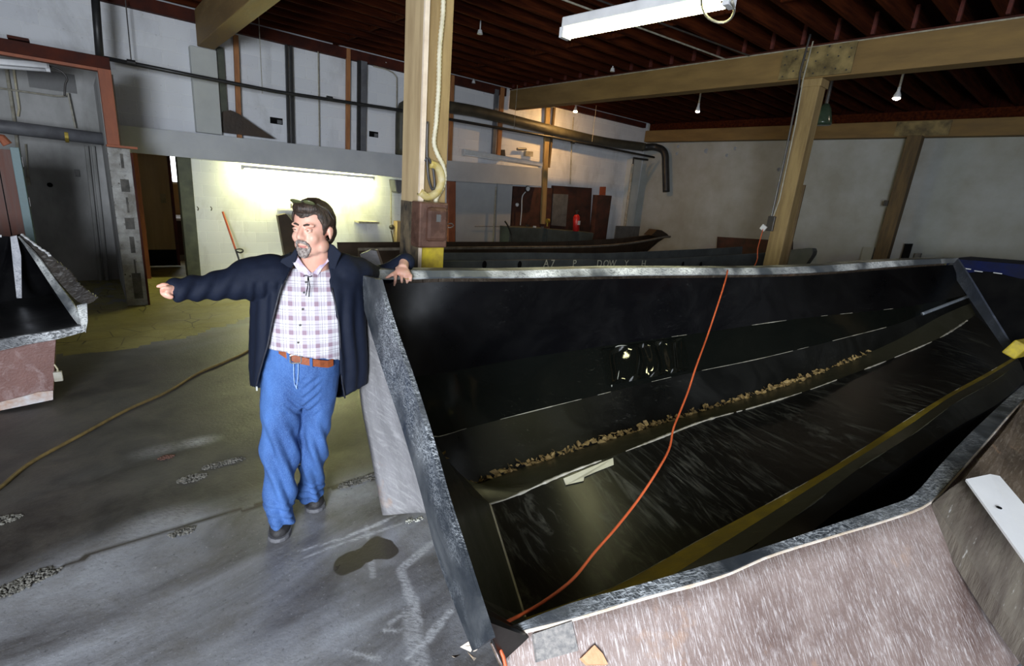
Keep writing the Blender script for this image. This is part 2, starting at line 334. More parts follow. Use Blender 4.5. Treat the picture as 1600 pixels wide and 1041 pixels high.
# ================================================================== THE ROOM
BACK, FAR, LEFT, REAR, TOP = 10.6, 14.1, -4.0, -2.7, 4.64
def seg_d(x, y, a, b):
    dx, dy = b[0]-a[0], b[1]-a[1]; t = max(0, min(1, ((x-a[0])*dx+(y-a[1])*dy)/(dx*dx+dy*dy))); return math.hypot(x-a[0]-t*dx, y-a[1]-t*dy)
def fpix(*pts): return [tuple(onz(a, b, 0)[:2]) for a, b in pts]
def make_floor():
    # fine grid where the photo looks down on it, coarse beyond
    xs = []; x = -5.
    while x < 14.1: xs.append(x); x += .011 if .35 < x < 1.9 else .025 if -1.2 < x < 3.4 else (.09 if x < 6 else .5)
    xs.append(14.1); ys = []; y = -5.
    while y < 10.8: ys.append(y); y += .012 if .9 < y < 2.8 else .03 if .2 < y < 4.4 else (.09 if 0 < y < 10 else .5)
    ys.append(14.0)
    nx, ny = len(xs), len(ys)
    vs = [(x, y, 0) for y in ys for x in xs]; fs = [(j*nx+i, j*nx+i+1, (j+1)*nx+i+1, (j+1)*nx+i) for j in range(ny-1) for i in range(nx-1)]
    mb = MB(); mb.v = [V(v) for v in vs]; mb.f = fs; mb.mi = [0]*len(fs)
    o = struct('floor', mb, M['floor'], origin=V((0, 0, 0)))
    ca = o.data.color_attributes.new('mark', 'FLOAT_COLOR', 'POINT')
    chalk = [(fpix(*p), w, s) for p, w, s in [
        ([(466, 862), (540, 840), (600, 815), (640, 795)], .005, 1), ([(474, 872), (510, 858), (570, 838), (628, 818)], .006, .8),
        ([(625, 890), (690, 838)], .015, .8), ([(632, 882), (668, 852)], .011, .7), ([(626, 892), (645, 940), (652, 975)], .019, .8), ([(640, 960), (656, 1041)], .028, .6),
        ([(705, 955), (672, 990)], .014, .9), ([(672, 995), (636, 1030)], .011, .9), ([(635, 955), (610, 975)], .009, .6),
        ([(600, 985), (626, 986)], .005, .8), ([(535, 1016), (592, 1030)], .006, .6), ([(572, 822), (576, 848)], .005, .6), ([(580, 875), (583, 900)], .012, .5)]]
    wet = [(fpix((546, 880))[0], .085), (fpix((570, 868))[0], .06), (fpix((592, 857))[0], .09), (fpix((603, 860))[0], .07)]
    yel = fpix((118, 470), (230, 455), (395, 450), (395, 500), (300, 522), (180, 546), (92, 553), (88, 520))
    pale = [(fpix((250, 815))[0], .16, .5), (fpix((310, 690))[0], .10, .9), (fpix((250, 704))[0], .12, .4)]
    joint = sorted(fpix((-60, 955), (0, 932), (130, 872), (210, 845), (300, 818), (400, 790), (560, 752), (640, 735)))+[(2.5, 3.6), (4, 4.2)]
    for k, v in enumerate(vs):
        x, y = v[0], v[1]; r = g = b = 0.
        if -1.5 < x < 3.6 and 0 < y < 10.7:
            if y < 4.5:
                wob = .012*noise.noise((x*9, y*9, 0))
                for pl, w, s in chalk:
                    for a, c in zip(pl, pl[1:]):
                        d = seg_d(x, y, a, c)+wob
                        if d < w*1.8: r = max(r, s*min(1, max(0, 1.9-d/w)))
                for (a, c), R in wet:
                    d = math.hypot(x-a, y-c)+.025*noise.noise((x*14, y*14, 3)); g = max(g, min(1, max(0, (R-d)/.02+.5)))
                for (a, c), R, s in pale:
                    d = math.hypot((x-a)*.55, y-c); r = max(r, s*max(0, 1-d/R))
            # painted area towards the doorway
            c_in = 1.
            d = 1.0 if y > interp([(-.4, 6.6), (.1, 6.55), (.43, 6.65), (.83, 6.85), (1.67, 7.5), (3, 8.3)], x)+.12*noise.noise((x*3, y*3, 8)) else 0.
            if x > 2.6: d *= max(0, 1-(x-2.6))
            if x < -.9: d = 0
            if y > 8.4 and x < .3: d *= .6
            b = d
        al = 0.
        if y > .5 and x < 4: al = min(1, max(0, (y-interp(joint, x)-.02+.05*noise.noise((x*5, y*5, 2)))/.22))*(1 if y < 6 else max(0, 1-(y-6)))
        elif x >= 4: al = 1
        if -1.5 < x < 3.4 and abs(y-interp(joint, x)+.02*noise.noise((x*8, 1, 2))) < .018: g = max(g, .55); al = 1
        ca.data[k].color = (r, g, b, al)
    return o
make_floor()
wb = ony(311, 400, BACK).x; wa = .70
m = MB().box((.4, BACK, 0), (wa, BACK+.2, TOP)).box((LEFT, BACK, 3.25), (.4, BACK+.2, TOP)).box((wb, BACK, 0), (FAR, BACK+.2, TOP)).box((wa, BACK, 2.10), (wb, BACK+.2, TOP))
struct('wall_back', m, M['block'], origin=V((0, 0, 0)))
struct('wall_alcove_back', MB().box((LEFT, BACK, 0), (.4, BACK+.2, 3.25)), M['mottled_grey'], origin=V((0, 0, 0)))
struct('wall_right', MB().box((FAR, REAR, 0), (FAR+.2, BACK+.2, TOP)), M['drywall'], origin=V((0, 0, 0)))
struct('wall_left', MB().box((LEFT-.2, REAR, 0), (LEFT, BACK+.2, TOP)), M['mottled_grey'], origin=V((0, 0, 0)))
m = MB().box((LEFT, REAR-.2, 0), (-3.95, REAR, TOP)).box((-1.5, REAR-.2, 0), (2.4, REAR, TOP)).box((4.8, REAR-.2, 0), (FAR, REAR, TOP)).box((-3.95, REAR-.2, 3.2), (-1.5, REAR, TOP)).box((2.4, REAR-.2, 3.2), (4.8, REAR, TOP))
struct('wall_rear', m, M['mottled_grey'], origin=V((0, 0, 0)))
struct('ceiling', MB().box((LEFT-.2, REAR-.2, TOP), (FAR+.2, BACK+.2, TOP+.1)), M['deck'], origin=V((0, 0, TOP)))
# joists run parallel to the block wall
jm = MB().box((LEFT, -.025, 0), (FAR-.11, .025, .28)); y = -2.4; j0 = None; k = 0
while y < 10.4:
    if j0 is None:
        j = jm.build('ceiling_joist', M['joist'], origin=V((0, 0, 0))); j.location = (0, y, 4.36); j['_o'] = [0, y, 4.36]; j0 = j
        sc = MB().box((8.24, -.065, .01), (8.29, -.027, .27)).build('splice_block', M['stub'], origin=V((0, 0, 0))); sc.parent = j; s0 = sc
        sc = MB().box((4.9+.0, .03, .0), (4.94, .40, .16)).build('blocking', M['joist'], origin=V((0, 0, 0))); sc.parent = j; b0 = sc
    else:
        j = j0.copy(); COL.objects.link(j); j.location = (0, y, 4.36)
        c = s0.copy(); COL.objects.link(c); c.parent = j
        c = b0.copy(); COL.objects.link(c); c.parent = j; c.location = ((-.9 if k % 2 else 1.6), 0, 0)
    tag(j, {0: 'dark joist nearest the camera, over the loading door side', 29: 'last dark joist, hard against the block wall top', 13: 'dark joist passing over the near post and its flexible conduit', 12: 'dark joist just above one end of the lit strip light'}.get(k, 'dark red-brown wooden joist in the row under the roof deck'), 'joist', None if k in (0, 29, 13, 12) else 'roof joists'); y += .44; k += 1
tag(MB().box((LEFT, BACK-.12, 4.18), (8.2, BACK-.002, 4.36)).build('wall_plate', M['red_wood']), 'dark red timber plate along the top of the block wall', 'plate')
tag(MB().box((8.7, BACK-.12, 4.22), (FAR-.26, BACK-.002, 4.36)).build('wall_plate', M['red_wood']), 'short dark timber plate atop the wall in the far corner', 'plate')
tag(MB().box((FAR-.07, REAR, 4.15), (FAR-.002, BACK-.13, 4.36)).build('wall_plate', M['joist']), 'dark plate above the ochre beam on the far wall', 'plate')
tag(MB().box((FAR-.10, REAR, 4.362), (FAR-.002, BACK-.13, 4.635)).build('rim_joist', M['deck']), 'black rim board above the far wall plate, under the roof', 'rim board')
# main beams
def beam(x0, x1, z0, z1, label):
    b = thing('ceiling_beam', (x0, 2.8, z0), label, 'beam')
    MB().box((x0, REAR, z0), (x1, BACK-.13, z1)).build('timber', M['beam'], b, bevel=.01); return b
b1 = beam(1.71, 1.96, 3.83, 4.36, 'boxed brown beam overhead, resting on the pale wall pilaster')
b2 = beam(8.30, 8.56, 3.91, 4.33, 'long ochre beam with a stained splice plate, above the ochre post')
b3 = beam(13.84, 14.09, 3.81, 4.14, 'ochre beam running along the top of the far white wall')
p0, p1 = onx(1225, 82, 8.29).y, onx(1342, 62, 8.29).y
MB().box((8.275, p1, 3.93), (8.299, p0, 4.32)).build('splice_plate', M['plate'], b2)
mb = MB()
for i in range(7):
    for zz in (4.0, 4.16, 4.27): mb.sph((8.272, p1+.06+(p0-p1-.12)*i/6, zz+.03*((i*7) % 3-1)), .011, 8, 5)
MB.build(mb, 'bolt_heads', M['dark_metal'], b2)
MB().box((8.285, REAR, 4.332), (8.575, BACK-.13, 4.356)).build('red_plate', M['red_wood'], b2)
MB().tube([(8.285, 10.4, 4.325), (8.285, 3.8, 4.325), (8.285, REAR, 4.325)], .010, 8).build('conduit', M['cond'], b2)
q0, q1 = onx(1400, 200, 13.83).y, onx(1485, 200, 13.83).y
MB().box((13.82, q1, 3.83), (13.839, q0, 4.12)).build('splice_plate', M['plate'], b3)
# ------------------------------------------------------------------ posts
# near post, beside the man
cx0, cx1, cy0, cy1 = 1.86, 2.06, 3.27, 3.50
pt = thing('support_post', (1.95, 3.4, 0), 'square timber post with pale ruled board and cream flexible conduit, rising behind the man', 'post')
MB().box((cx0, cy0, 0), (cx1, cy1, 3.83)).build('timber', M['post'], pt, bevel=.006)
MB().box((cx0-.028, cy0-.004, .45), (cx0, cy1+.02, 3.83)).build('side_board', [M['board']], pt)
MB().box((cx0-.030, cy0-.022, .45), (cx0+.004, cy0-.002, 3.83)).build('board_edge', M['board_edge'], pt)
MB().box((cx0-.031, cy0-.024, 1.35), (cx0-.026, cy1+.021, 1.86)).build('scorched_patch', pm('scorched_board', (.30, .22, .12), (.015, .013, .012), 5, .8, .2, stretch=(1, 1, .6), lo=.45, hi=.75), pt)
MB().box((cx0+.004, cy0-.005, 1.3), (cx1+.002, cy0, 1.62)).build('yellow_band', M['yellow'], pt)
cf = [ony(x, y, cy0-.02) for x, y in [(693, -30), (692, 20), (687, 75), (685, 140), (681, 195), (678, 222), (683, 240), (692, 258), (695, 275), (692, 292), (684, 306), (680, 316)]]
cf = smooth_line(cf, 120); MB().tube(cf, [.013 if i % 2 else .0175 for i in range(120)], 10).build('flex_conduit', M['flex'], pt, smooth=True)
lp = smooth_line([ony(x, y, cy0-.02) for x, y in [(668, 190), (667, 235), (669, 275), (675, 296), (679, 290), (676, 262), (668, 246), (664, 252)]], 40)
MB().tube(lp, .009, 8).build('strap_loop', M['dark_metal'], pt, smooth=True)
cpt = smooth_line([ony(x, y, cy0-.015) for x, y in [(672, 256), (684, 262), (690, 280), (683, 300), (668, 308), (656, 300)]], 30)
MB().tube(cpt, .03, 8).build('painted_bracket', pm('mustard_bracket', (.50, .44, .27), (.40, .30, .08), 14, .6, .2), pt, smooth=True)
# fuse box on the post
a = ony(655, 388, cy0-.16); b = ony(703, 318, cy0-.16)
fx0, fx1, fz0, fz1 = a.x, ony(701, 350, cy0-.16).x, a.z, b.z
fb = thing('fuse_box', (cx0, cy0-.1, fz0), 'brown enamelled fuse box with rounded door mounted on the near post', 'fuse box')
MB().box((fx0, cy0-.15, fz0), (fx1, cy0-.026, fz1)).build('casing', M['brown_box'], fb, bevel=.012)
MB().box((fx0+.05, cy0-.175, fz0+.045), (fx1-.006, cy0-.12, fz1-.03)).build('door', M['brown_box'], fb, bevel=.03)
MB().box((fx0+.12, cy0-.178, fz1-.13), (fx0+.155, cy0-.174, fz1-.08)).build('rating_label', M['sheet'], fb)
MB().tube(smooth_line([(fx1, cy0-.12, fz0+.16), (fx1+.03, cy0-.14, fz0+.175), (fx1+.055, cy0-.14, fz0+.16), (fx1+.03, cy0-.14, fz0+.145), (fx1, cy0-.12, fz0+.15)], 20), .004, 6).build('wire_handle', M['dark_metal'], fb)
# ochre post under beam 2
pt = thing('support_post', (8.42, 3.5, 0), 'ochre timber post standing beyond the big mould with an orange cord plugged in', 'post')
MB().box((8.30, 3.36, 0), (8.53, 3.60, 3.91)).build('timber', M['post'], pt, bevel=.008)
MB().box((8.285, 3.34, 3.80), (8.56, 3.62, 3.905)).build('cap', M['post'], pt, bevel=.005)
MB().tube([(8.285, 3.64, 4.5), (8.27, 3.66, 4.0), (8.275, 3.635, 3.8), (8.28, 3.62, 3.0), (8.28, 3.62, 1.95)], .016, 8).build('conduit', M['dark_metal'], pt)
MB().tube([(8.28, 3.58, 4.4), (8.275, 3.60, 3.9), (8.285, 3.57, 3.3), (8.285, 3.56, 2.2), (8.28, 3.6, 1.9)], .010, 8).build('cable', M['cond'], pt)
MB().box((8.25, 3.55, 1.72), (8.30, 3.66, 1.95)).build('socket_box', M['dark_metal'], pt, bevel=.008)
MB().box((8.53, 3.33, 1.15), (8.56, 3.45, 2.45)).build('dark_side_board', M['post_dark'], pt)
pt = thing('support_post', (13.7, 3.4, 0), 'dark brown post standing close to the far white wall', 'post')
MB().box((13.60, 3.26, 0), (13.83, 3.52, 3.81)).build('timber', M['post_dark'], pt, bevel=.008)
MB().box((13.57, 3.52, 2.35), (13.63, 3.60, 2.47)).build('switch', M['dark_metal'], pt)
# ------------------------------------------------------------------ alcove opening on the left
PY = 8.6
pr = thing('block_pier', (.42, PY, 0), 'broken-edged concrete block pier at the side of the doorway', 'pier')
mb = MB(); z = 0
prof = []; M['core'] = pm('dark_block_core', (.14, .13, .12), (.05, .05, .045), 9, .9, .4)
while z < 2.08:
    h = .19; w = random.uniform(-.015, .02)
    mb.box((.30, PY-.02, z), (.55+w, PY+.24, min(2.095, z+h))); z += h+.012
mb.box((.305, PY-.012, 0), (.54, PY+.23, 2.09)); mb.build('blocks', pm('chipped_block', (.46, .46, .45), (.20, .19, .17), 5, .9, .8, speck=(.08, .07, .06), sp_scale=14, sp_at=.6, dist=.02), pr, bevel=.008)
MB().box((.535, PY-.03, 0), (.56, PY+.02, 2.05)).build('edge_strip', M['red_wood'], pr)
mb = MB()
for zz, h, w in ((1.85, .18, .03), (1.55, .16, .09), (1.28, .2, .02), (1.06, .15, .10), (.74, .22, .05), (.45, .2, .02), (.1, .36, .10)):
    MB().box((.43-w/2+.01, PY-.026, zz), (.43+w/2+.01, PY-.019, zz+h)).build('exposed_core', M['core'], pr)
pass
struct('wall_alcove', MB().box((.31, PY+.25, 0), (.47, BACK, 3.0)), M['mottled_grey'], origin=V((0, 0, 0)))
fr = thing('opening_frame', (.3, PY, 2.1), 'red-brown timber lintel and post framing the alcove above the block pier', 'frame')
MB().box((-3.2, PY-.02, 3.02), (.44, PY+.22, 3.16)).build('lintel', M['red_wood'], fr, bevel=.008)
MB().box((-3.2, PY-.03, 2.985), (.31, PY+.1, 3.018)).build('lintel_edge', M['rust_wood'], fr)
MB().box((.31, PY-.03, 2.13), (.44, PY+.16, 3.02)).build('upright', M['rust_wood'], fr, bevel=.006)
MB().box((.30, PY-.05, 2.102), (.62, PY+.2, 2.13)).build('sill_board', M['rust_wood'], fr)
MB().box((-.46, PY-.05, 3.17), (-.28, PY+.1, 3.20)).build('offcut', M['red_wood'], fr)

g = thing('wall_duct_pipe', (-2, 9.6, 2.3), 'thick grey pipe crossing the alcove at head height', 'pipe')
A, B = ony(-320, 158, 9.7), ony(166, 218, 9.7)
MB().tube([A, A.lerp(B, .5), B], .085, 16).build('pipe', M['grey_pipe'], g, smooth=True)
c = ony(104, 212, 9.7); d = (B-A).normalized(); MB().tube([c-d*.02, c+d*.02], .092, 16).build('clamp', M['brass'], g)
def strip_light(name, p, q, lit, label, w=.13, h=.07, tube_drop=.055, two=False):
    t = thing(name, tuple((V(p)+V(q))/2), label, 'strip light'); p, q = V(p), V(q); d = (q-p).normalized()
    MB().bar(p, q, w, h).build('housing', M['white'], t, bevel=.008)
    MB().bar(p-d*.012+V((0, 0, -.02)), p+d*.03+V((0, 0, -.02)), w*.7, h*1.5).build('end_cap', M['white'], t)
    MB().bar(q-d*.03+V((0, 0, -.02)), q+d*.012+V((0, 0, -.02)), w*.7, h*1.5).build('end_cap', M['white'], t)
    MB().tube([p+d*.03+V((0, 0, -tube_drop)), q-d*.03+V((0, 0, -tube_drop))], .019, 12).build('tube', M[lit], t, smooth=True)
    return t
strip_light('strip_light', ony(-90, 90, 9.4), ony(75, 103, 9.4), 'white', 'unlit white strip light hanging in the alcove opening')
tag(MB().tube(smooth_line([ony(x, y, 9.45) for x, y in [(76, 103), (90, 108), (100, 115), (105, 124), (102, 132), (101, 150)]], 24), .012, 8).build('lamp_cable', M['dark_metal'], smooth=True), 'black cable looping from the alcove strip light down the wall', 'cable')
tag(MB().tube([ony(-20, 135, BACK-.09), ony(85, 150, BACK-.09), ony(102, 150, BACK-.09), ony(106, 145, BACK-.09), ony(118, 200, BACK-.09)], .012, 8).build('conduit', M['cond']), 'thin pale conduit bent along the alcove wall', 'conduit')
tag(MB().tube([ony(8, 95, BACK-.03), ony(22, 185, BACK-.03), ony(40, 330, BACK-.03)], .02, 8).build('conduit', M['cond']), 'upright grey conduit, leftmost on the alcove wall', 'conduit')
tag(MB().tube([ony(20, 100, BACK-.03), ony(30, 170, BACK-.03), ony(28, 182, BACK-.03)], .014, 8).build('conduit', M['flex']), 'cream conduit with a tangled end in the alcove', 'conduit')
tag(MB().box((ony(45, 130, BACK).x, BACK-.012, ony(60, 138, BACK).z), (ony(118, 130, BACK).x, BACK-.001, ony(60, 108, BACK).z)).build('wall_patch', M['sheet']), 'bare grey patch of missing paint on the alcove wall', 'patch')
mb = MB(); c = ony(78, 289, BACK-.01); mb.sph(c, .035, 10, 6); tag(mb.build('wall_plug', M['black']), 'round black knob on the mottled alcove wall', 'knob')
tag(MB().box((ony(117, 270, BACK).x, BACK-.05, ony(120, 276, BACK).z), (ony(124, 270, BACK).x, BACK-.002, ony(120, 265, BACK).z)).build('junction_box', M['dark_metal']), 'small dark junction box on the alcove wall', 'junction box')
mb = MB().box((ony(40, 280, BACK).x, BACK-.06, ony(44, 289, BACK).z), (ony(47, 280, BACK).x, BACK-.002, ony(44, 276, BACK).z)).tube([ony(44, 276, BACK-.03), ony(40, 225, BACK-.03)], .012, 6)
tag(mb.build('wall_switch', M['cond']), 'pale switch box on a short conduit, beside the brick-red door', 'switch')
mb = MB()
for x in (140, 150): mb.tube([ony(x-5, 228, BACK-.04), ony(x+18, 440, BACK-.04)], .028, 8)
tag(mb.build('pipe_pair', M['mottled_grey']), 'pair of painted pipes running down the alcove wall', 'pipe')
# brick-red door with teal frame, far left
YD = 8.0
dr = thing('door_leaf', tuple(ony(0, 420, YD)), 'brick-red plank door with a teal frame behind the left mould', 'door')
x1 = ony(28, 300, YD).x; x2 = ony(42, 300, YD).x; zt = ony(15, 234, YD).z
MB().box((x1-1.0, YD, .02), (x1, YD+.05, zt)).build('leaf', M['redpanel'], dr)
for i in range(3): MB().box((x1-.12-.2*i, YD-.006, .05), (x1-.112-.2*i, YD, zt-.02)).build('plank_joint', M['black'], dr)
MB().box((x1, YD-.03, 0), (x2, YD+.14, zt+.03)).build('frame', M['teal'], dr, bevel=.004)
for zz in (zt-.12, zt-.55): MB().box((x2-.0, YD+.0, zz-.05), (x2+.012, YD+.03, zz+.05)).build('hinge', M['dark_metal'], dr)
tag(MB().tube([ony(-10, 215, 7.9), ony(3, 216, 7.9), ony(12, 226, 7.9)], .045, 10).build('rag_bundle', M['rust_wood']), 'tan bundle lying on top of the brick-red door frame', 'bundle')
# ------------------------------------------------------------------ doorway and the office behind
struct('trim_1', MB().box((wb-.20, BACK-.02, 0), (wb, BACK+.22, 2.11)).box((wa, BACK-.02, 2.07), (wb-.20, BACK+.2, 2.11)), M['jamb'], origin=V((0, 0, 0)))
struct('trim_2', MB().box((wa-.01, BACK-.04, 0), (wa+.05, BACK+.2, 2.07)), M['rust_wood'], origin=V((0, 0, 0)))
Y2 = 11.7
d = thing('door_1', (wa, Y2, 0), None, None); tag(d, kind='structure')
dx = ony(268, 320, Y2).x
MB().box((.3, Y2, .34), (dx, Y2+.05, 2.3)).build('leaf', M['tan_door'], d)
MB().box((.3, Y2-.01, .03), (dx, Y2+.05, .34)).build('kick_plate', M['black'], d)
MB().box((dx-.16, Y2-.012, ony(258, 313, Y2).z-.05), (dx-.08, Y2, ony(258, 303, Y2).z)).build('lock_plate', M['plate'], d)
MB().sph((dx-.7, Y2-.03, 1.05), .03).build('handle', M['brass'], d)
struct('trim_3', MB().box((dx, Y2-.02, .03), (dx+.05, Y2+.06, 2.3)), M['red_wood'], origin=V((0, 0, 0)))
struct('wall_corridor_left', MB().box((.0, BACK+.2, 0), (.1, 14.0, 2.4)), M['tan_door'], origin=V((0, 0, 0)))
struct('wall_corridor_right', MB().box((2.3, BACK+.2, 0), (2.4, 14.0, 2.4)), M['tan_door'], origin=V((0, 0, 0)))
struct('wall_corridor_end', MB().box((.1, 13.9, 0), (2.3, 14.0, 2.4)), M['tan_door'], origin=V((0, 0, 0)))
struct('ceiling_corridor', MB().box((0, BACK+.2, 2.4), (2.4, 14, 2.5)), M['tan_door'], origin=V((0, 0, 0)))
xA = dx+.05
struct('window_1', MB().box((1.05, 13.86, 1.55), (2.0, 13.89, 2.35)), M['sky_pane'], origin=V((1.5, 13.87, 1.9)))
struct('trim_4', MB().box((1.05, 13.84, 1.50), (2.0, 13.89, 1.55)), M['white'], origin=V((1.5, 13.87, 1.5)))
tk = thing('office_table', (1.5, 13.3, 0), 'brown desk with a pale top glimpsed through the lit office gap', 'desk')
MB().box((1.15, 12.9, .78), (1.95, 13.8, .83)).build('top', M['white'], tk); MB().box((1.2, 13.3, .0), (1.95, 13.35, .78)).build('front_panel', M['redpanel'], tk)
MB().box((1.2, 12.95, 0), (1.25, 13.8, .78)).build('side_panel', M['redpanel'], tk)
tag(MB().box((1.25, 12.98, .30), (1.5, 13.2, .345)).build('paper_stack', M['white']), 'white papers under the office desk top', 'papers') if False else None
tag(MB().box((1.32, 13.6, .832), (1.46, 13.63, 1.2)).build('paper_sheet', M['white']), 'white sheet of paper standing on the office desk', 'paper')
# grey bulkhead along the block wall
def pslab(name, px, Y, off, mat, parent=None, **k):
    return MB().slab([ony(x, y, Y) for x, y in px], off).build(name, mat, parent, **k)
HY = 10.25
tag(pslab('bulkhead', [(181, 195), (181, 236), (641, 279), (641, 244)], HY, (0, BACK-HY-.002, 0), M['grey_paint']), 'smooth grey bulkhead running above the doorway and lit strip light', 'bulkhead')
tag(pslab('bulkhead', [(641, 246), (641, 279), (846, 291), (846, 263)], HY, (0, BACK-HY-.002, 0), M['grey_paint']), 'shorter grey bulkhead to the right of the near post', 'bulkhead')
strip_light('strip_light', ony(378, 260, 10.32), ony(584, 278, 10.32), 'tube_wall', 'glowing strip light under the grey bulkhead', w=.10, h=.05)
strip_light('strip_light', ony(724, 237, HY+.08), ony(845, 257, HY+.08), 'white', 'unlit white strip light lying on the shorter bulkhead', w=.16, h=.10)
# pilaster, studs, pipes on the wall above
tag(MB().box((1.60, BACK-.16, 2.5), (1.98, BACK-.002, 3.82)).build('pilaster', M['pil'], bevel=.01), 'pale smooth pilaster carrying the boxed brown beam', 'pilaster')
tag(MB().box((2.0, BACK-.10, 2.55), (2.10, BACK-.002, 3.9)).build('dark_stud', M['jamb']), 'dark narrow stud tight beside the pale pilaster', 'stud')
def stud(x0, y0, x1, y1, w, mat, label, name='wall_stud', Y=BACK-.12, cat='stud'):
    a, b = ony(x0, y0, Y), ony(x1, y1, Y)
    return tag(MB().bar(a, b, .05, w, (0, 1, 0)).build(name, mat), label, cat) if False else tag(MB().obox((a+b)/2, (b-a)/2, V((w/2, 0, 0)), V((0, .03, 0))).build(name, mat), label, cat)
stud(368, 55, 374, 216, .075, M['orange_wood'], 'orange wooden stud on the block wall right of the brown beam')
stud(544, 76, 543, 238, .075, M['orange_wood'], 'orange wooden stud between the twin black pipes and the near post')
stud(707, 118, 702, 262, .08, M['orange_wood'], 'orange wooden stud just right of the near post')
stud(785, 137, 778, 248, .11, M['orange_wood'], 'broad orange stud under the left end of the ochre beam')
stud(776, 140, 770, 248, .10, M['grey_pipe'], 'grey stud beside the broad orange stud')
stud(856, 165, 848, 350, .16, M['post'], 'ochre upright board left of the cluttered rusty panels')
stud(866, 168, 857, 262, .06, M['post_dark'], 'thin dark upright beside the ochre upright board')
stud(447, 70, 451, 226, .036, M['black_pipe'], 'black vertical pipe, left one of the close pair', 'wall_pipe', cat='pipe')
stud(454, 72, 458, 228, .045, M['black_pipe'], 'black vertical pipe, right one of the close pair', 'wall_pipe', cat='pipe')
stud(561, 95, 560, 238, .06, M['black_pipe'], 'thin black riser left of the broad grey duct', 'wall_pipe', cat='pipe')
stud(568, 96, 566, 238, .13, M['grey_pipe'], 'broad grey vertical duct left of the near post', 'wall_duct', cat='duct')
tag(MB().tube([ony(497, 76, 10.5), ony(498, 150, 10.5), ony(499, 232, 10.5)], .012, 8).build('conduit', M['cond']), 'thin pale conduit running down between the black pipes and orange stud', 'conduit')
tag(MB().tube(smooth_line([ony(x, y, 10.5) for x, y in [(583, 103), (605, 109), (617, 117), (620, 132), (618, 240)]], 30), .012, 8).build('conduit', M['cond']), 'thin conduit arching over and down left of the near post', 'conduit')
tag(MB().tube([ony(196, 0, 10.3), ony(205, 95, 10.3)], .008, 6).build('hanger_rod', M['dark_metal']), 'thin rod hanging down to the long black pipe', 'rod')
# sprinkler pipe
sp = thing('sprinkler_pipe', (5, 10.15, 3.3), 'long thin black pipe slung the whole length of the block wall', 'pipe')
L = [ony(x, y, 9.93) for x, y in [(160, 90), (300, 118), (430, 143), (630, 173), (705, 187), (860, 214), (1022, 246)]]
MB().tube(L, .030, 12).build('pipe', M['black_pipe'], sp, smooth=True)
for x, y in ((515, 154), (205, 98), (895, 222)):
    c = ony(x, y, 9.93); d = V((1, 0, 0)); MB().tube([c-d*.05, c+d*.05], .042, 12).build('coupling', M['black_pipe'], sp)
for x, y, y2 in ((410, 140, 146), (803, 190, 203), (925, 165, 222)):
    c = ony(x, y2, 9.93); MB().tube([c+V((0, 0, .0)), V((c.x, c.y, 4.36))], .006, 6).build('hanger', M['cond'], sp)
tag(MB().tube([ony(147, -30, 9.75), ony(152, 40, 9.75), ony(156, 90, 9.75)], .05, 12).build('drop_pipe', M['black_pipe'], smooth=True), 'thick black vertical pipe above the alcove lintel', 'pipe')
# olive exhaust duct
od = thing('exhaust_duct', (8, 10.2, 2.5), 'thick olive exhaust pipe bending behind the near post and along to the far corner', 'duct')
MB().tube(smooth_line([ony(x, y, 10.3) for x, y in [(627, 242), (627, 200), (629, 172), (640, 163), (660, 163)]]+[ony(x, y, 10.3) for x, y in [(705, 168), (760, 178), (860, 203), (940, 221), (1000, 229)]]+[V((FAR-.5, 10.25, ony(1010, 231, 10.25).z))], 60), .125, 16).build('pipe', M['olive_duct'], od, smooth=True)
e = V((FAR-.5, 10.25, ony(1010, 231, 10.25).z)); q = onx(1041, 300, FAR-.2)
MB().tube(smooth_line([e, onx(1024, 230, FAR-.24), onx(1038, 238, FAR-.2), onx(1040, 262, FAR-.2), q], 30), .105, 14).build('elbow', M['black_pipe'], od, smooth=True)
# holes knocked through the wall
for i, (x, y, w) in enumerate(((432, 189, .22), (584, 210, .20))):
    h = thing('wall_hole', tuple(ony(x, y, BACK-.01)), ['rectangular hole in the block wall, left of the two', 'rectangular hole in the block wall beside the grey duct'][i], 'hole')
    c = ony(x, y, BACK-.006); MB().box((c.x-w/2, c.y, c.z-.055), (c.x+w/2, BACK+.0, c.z+.055)).build('recess', M['black'], h)
    MB().box((c.x+.01, c.y-.02, c.z-.045), (c.x+w/2-.02, c.y+.0, c.z+.02)).build('bracket', M['grey_pipe'], h)
# bits lying on the bulkhead
hp = [(349, 174), (360, 172), (373, 178), (400, 197), (430, 217), (350, 207), (349, 190)]
tag(pslab('hull_offcut', hp, HY+.12, (0, .12, 0), M['boat_brown']), 'dark curved hull offcut leaning on top of the long bulkhead', 'offcut')
tag(pslab('block_offcut', [(790, 247), (783, 247), (784, 234), (789, 234)], HY+.2, (0, .1, 0), M['dark_metal']), 'small dark block standing on the shorter bulkhead', 'block')
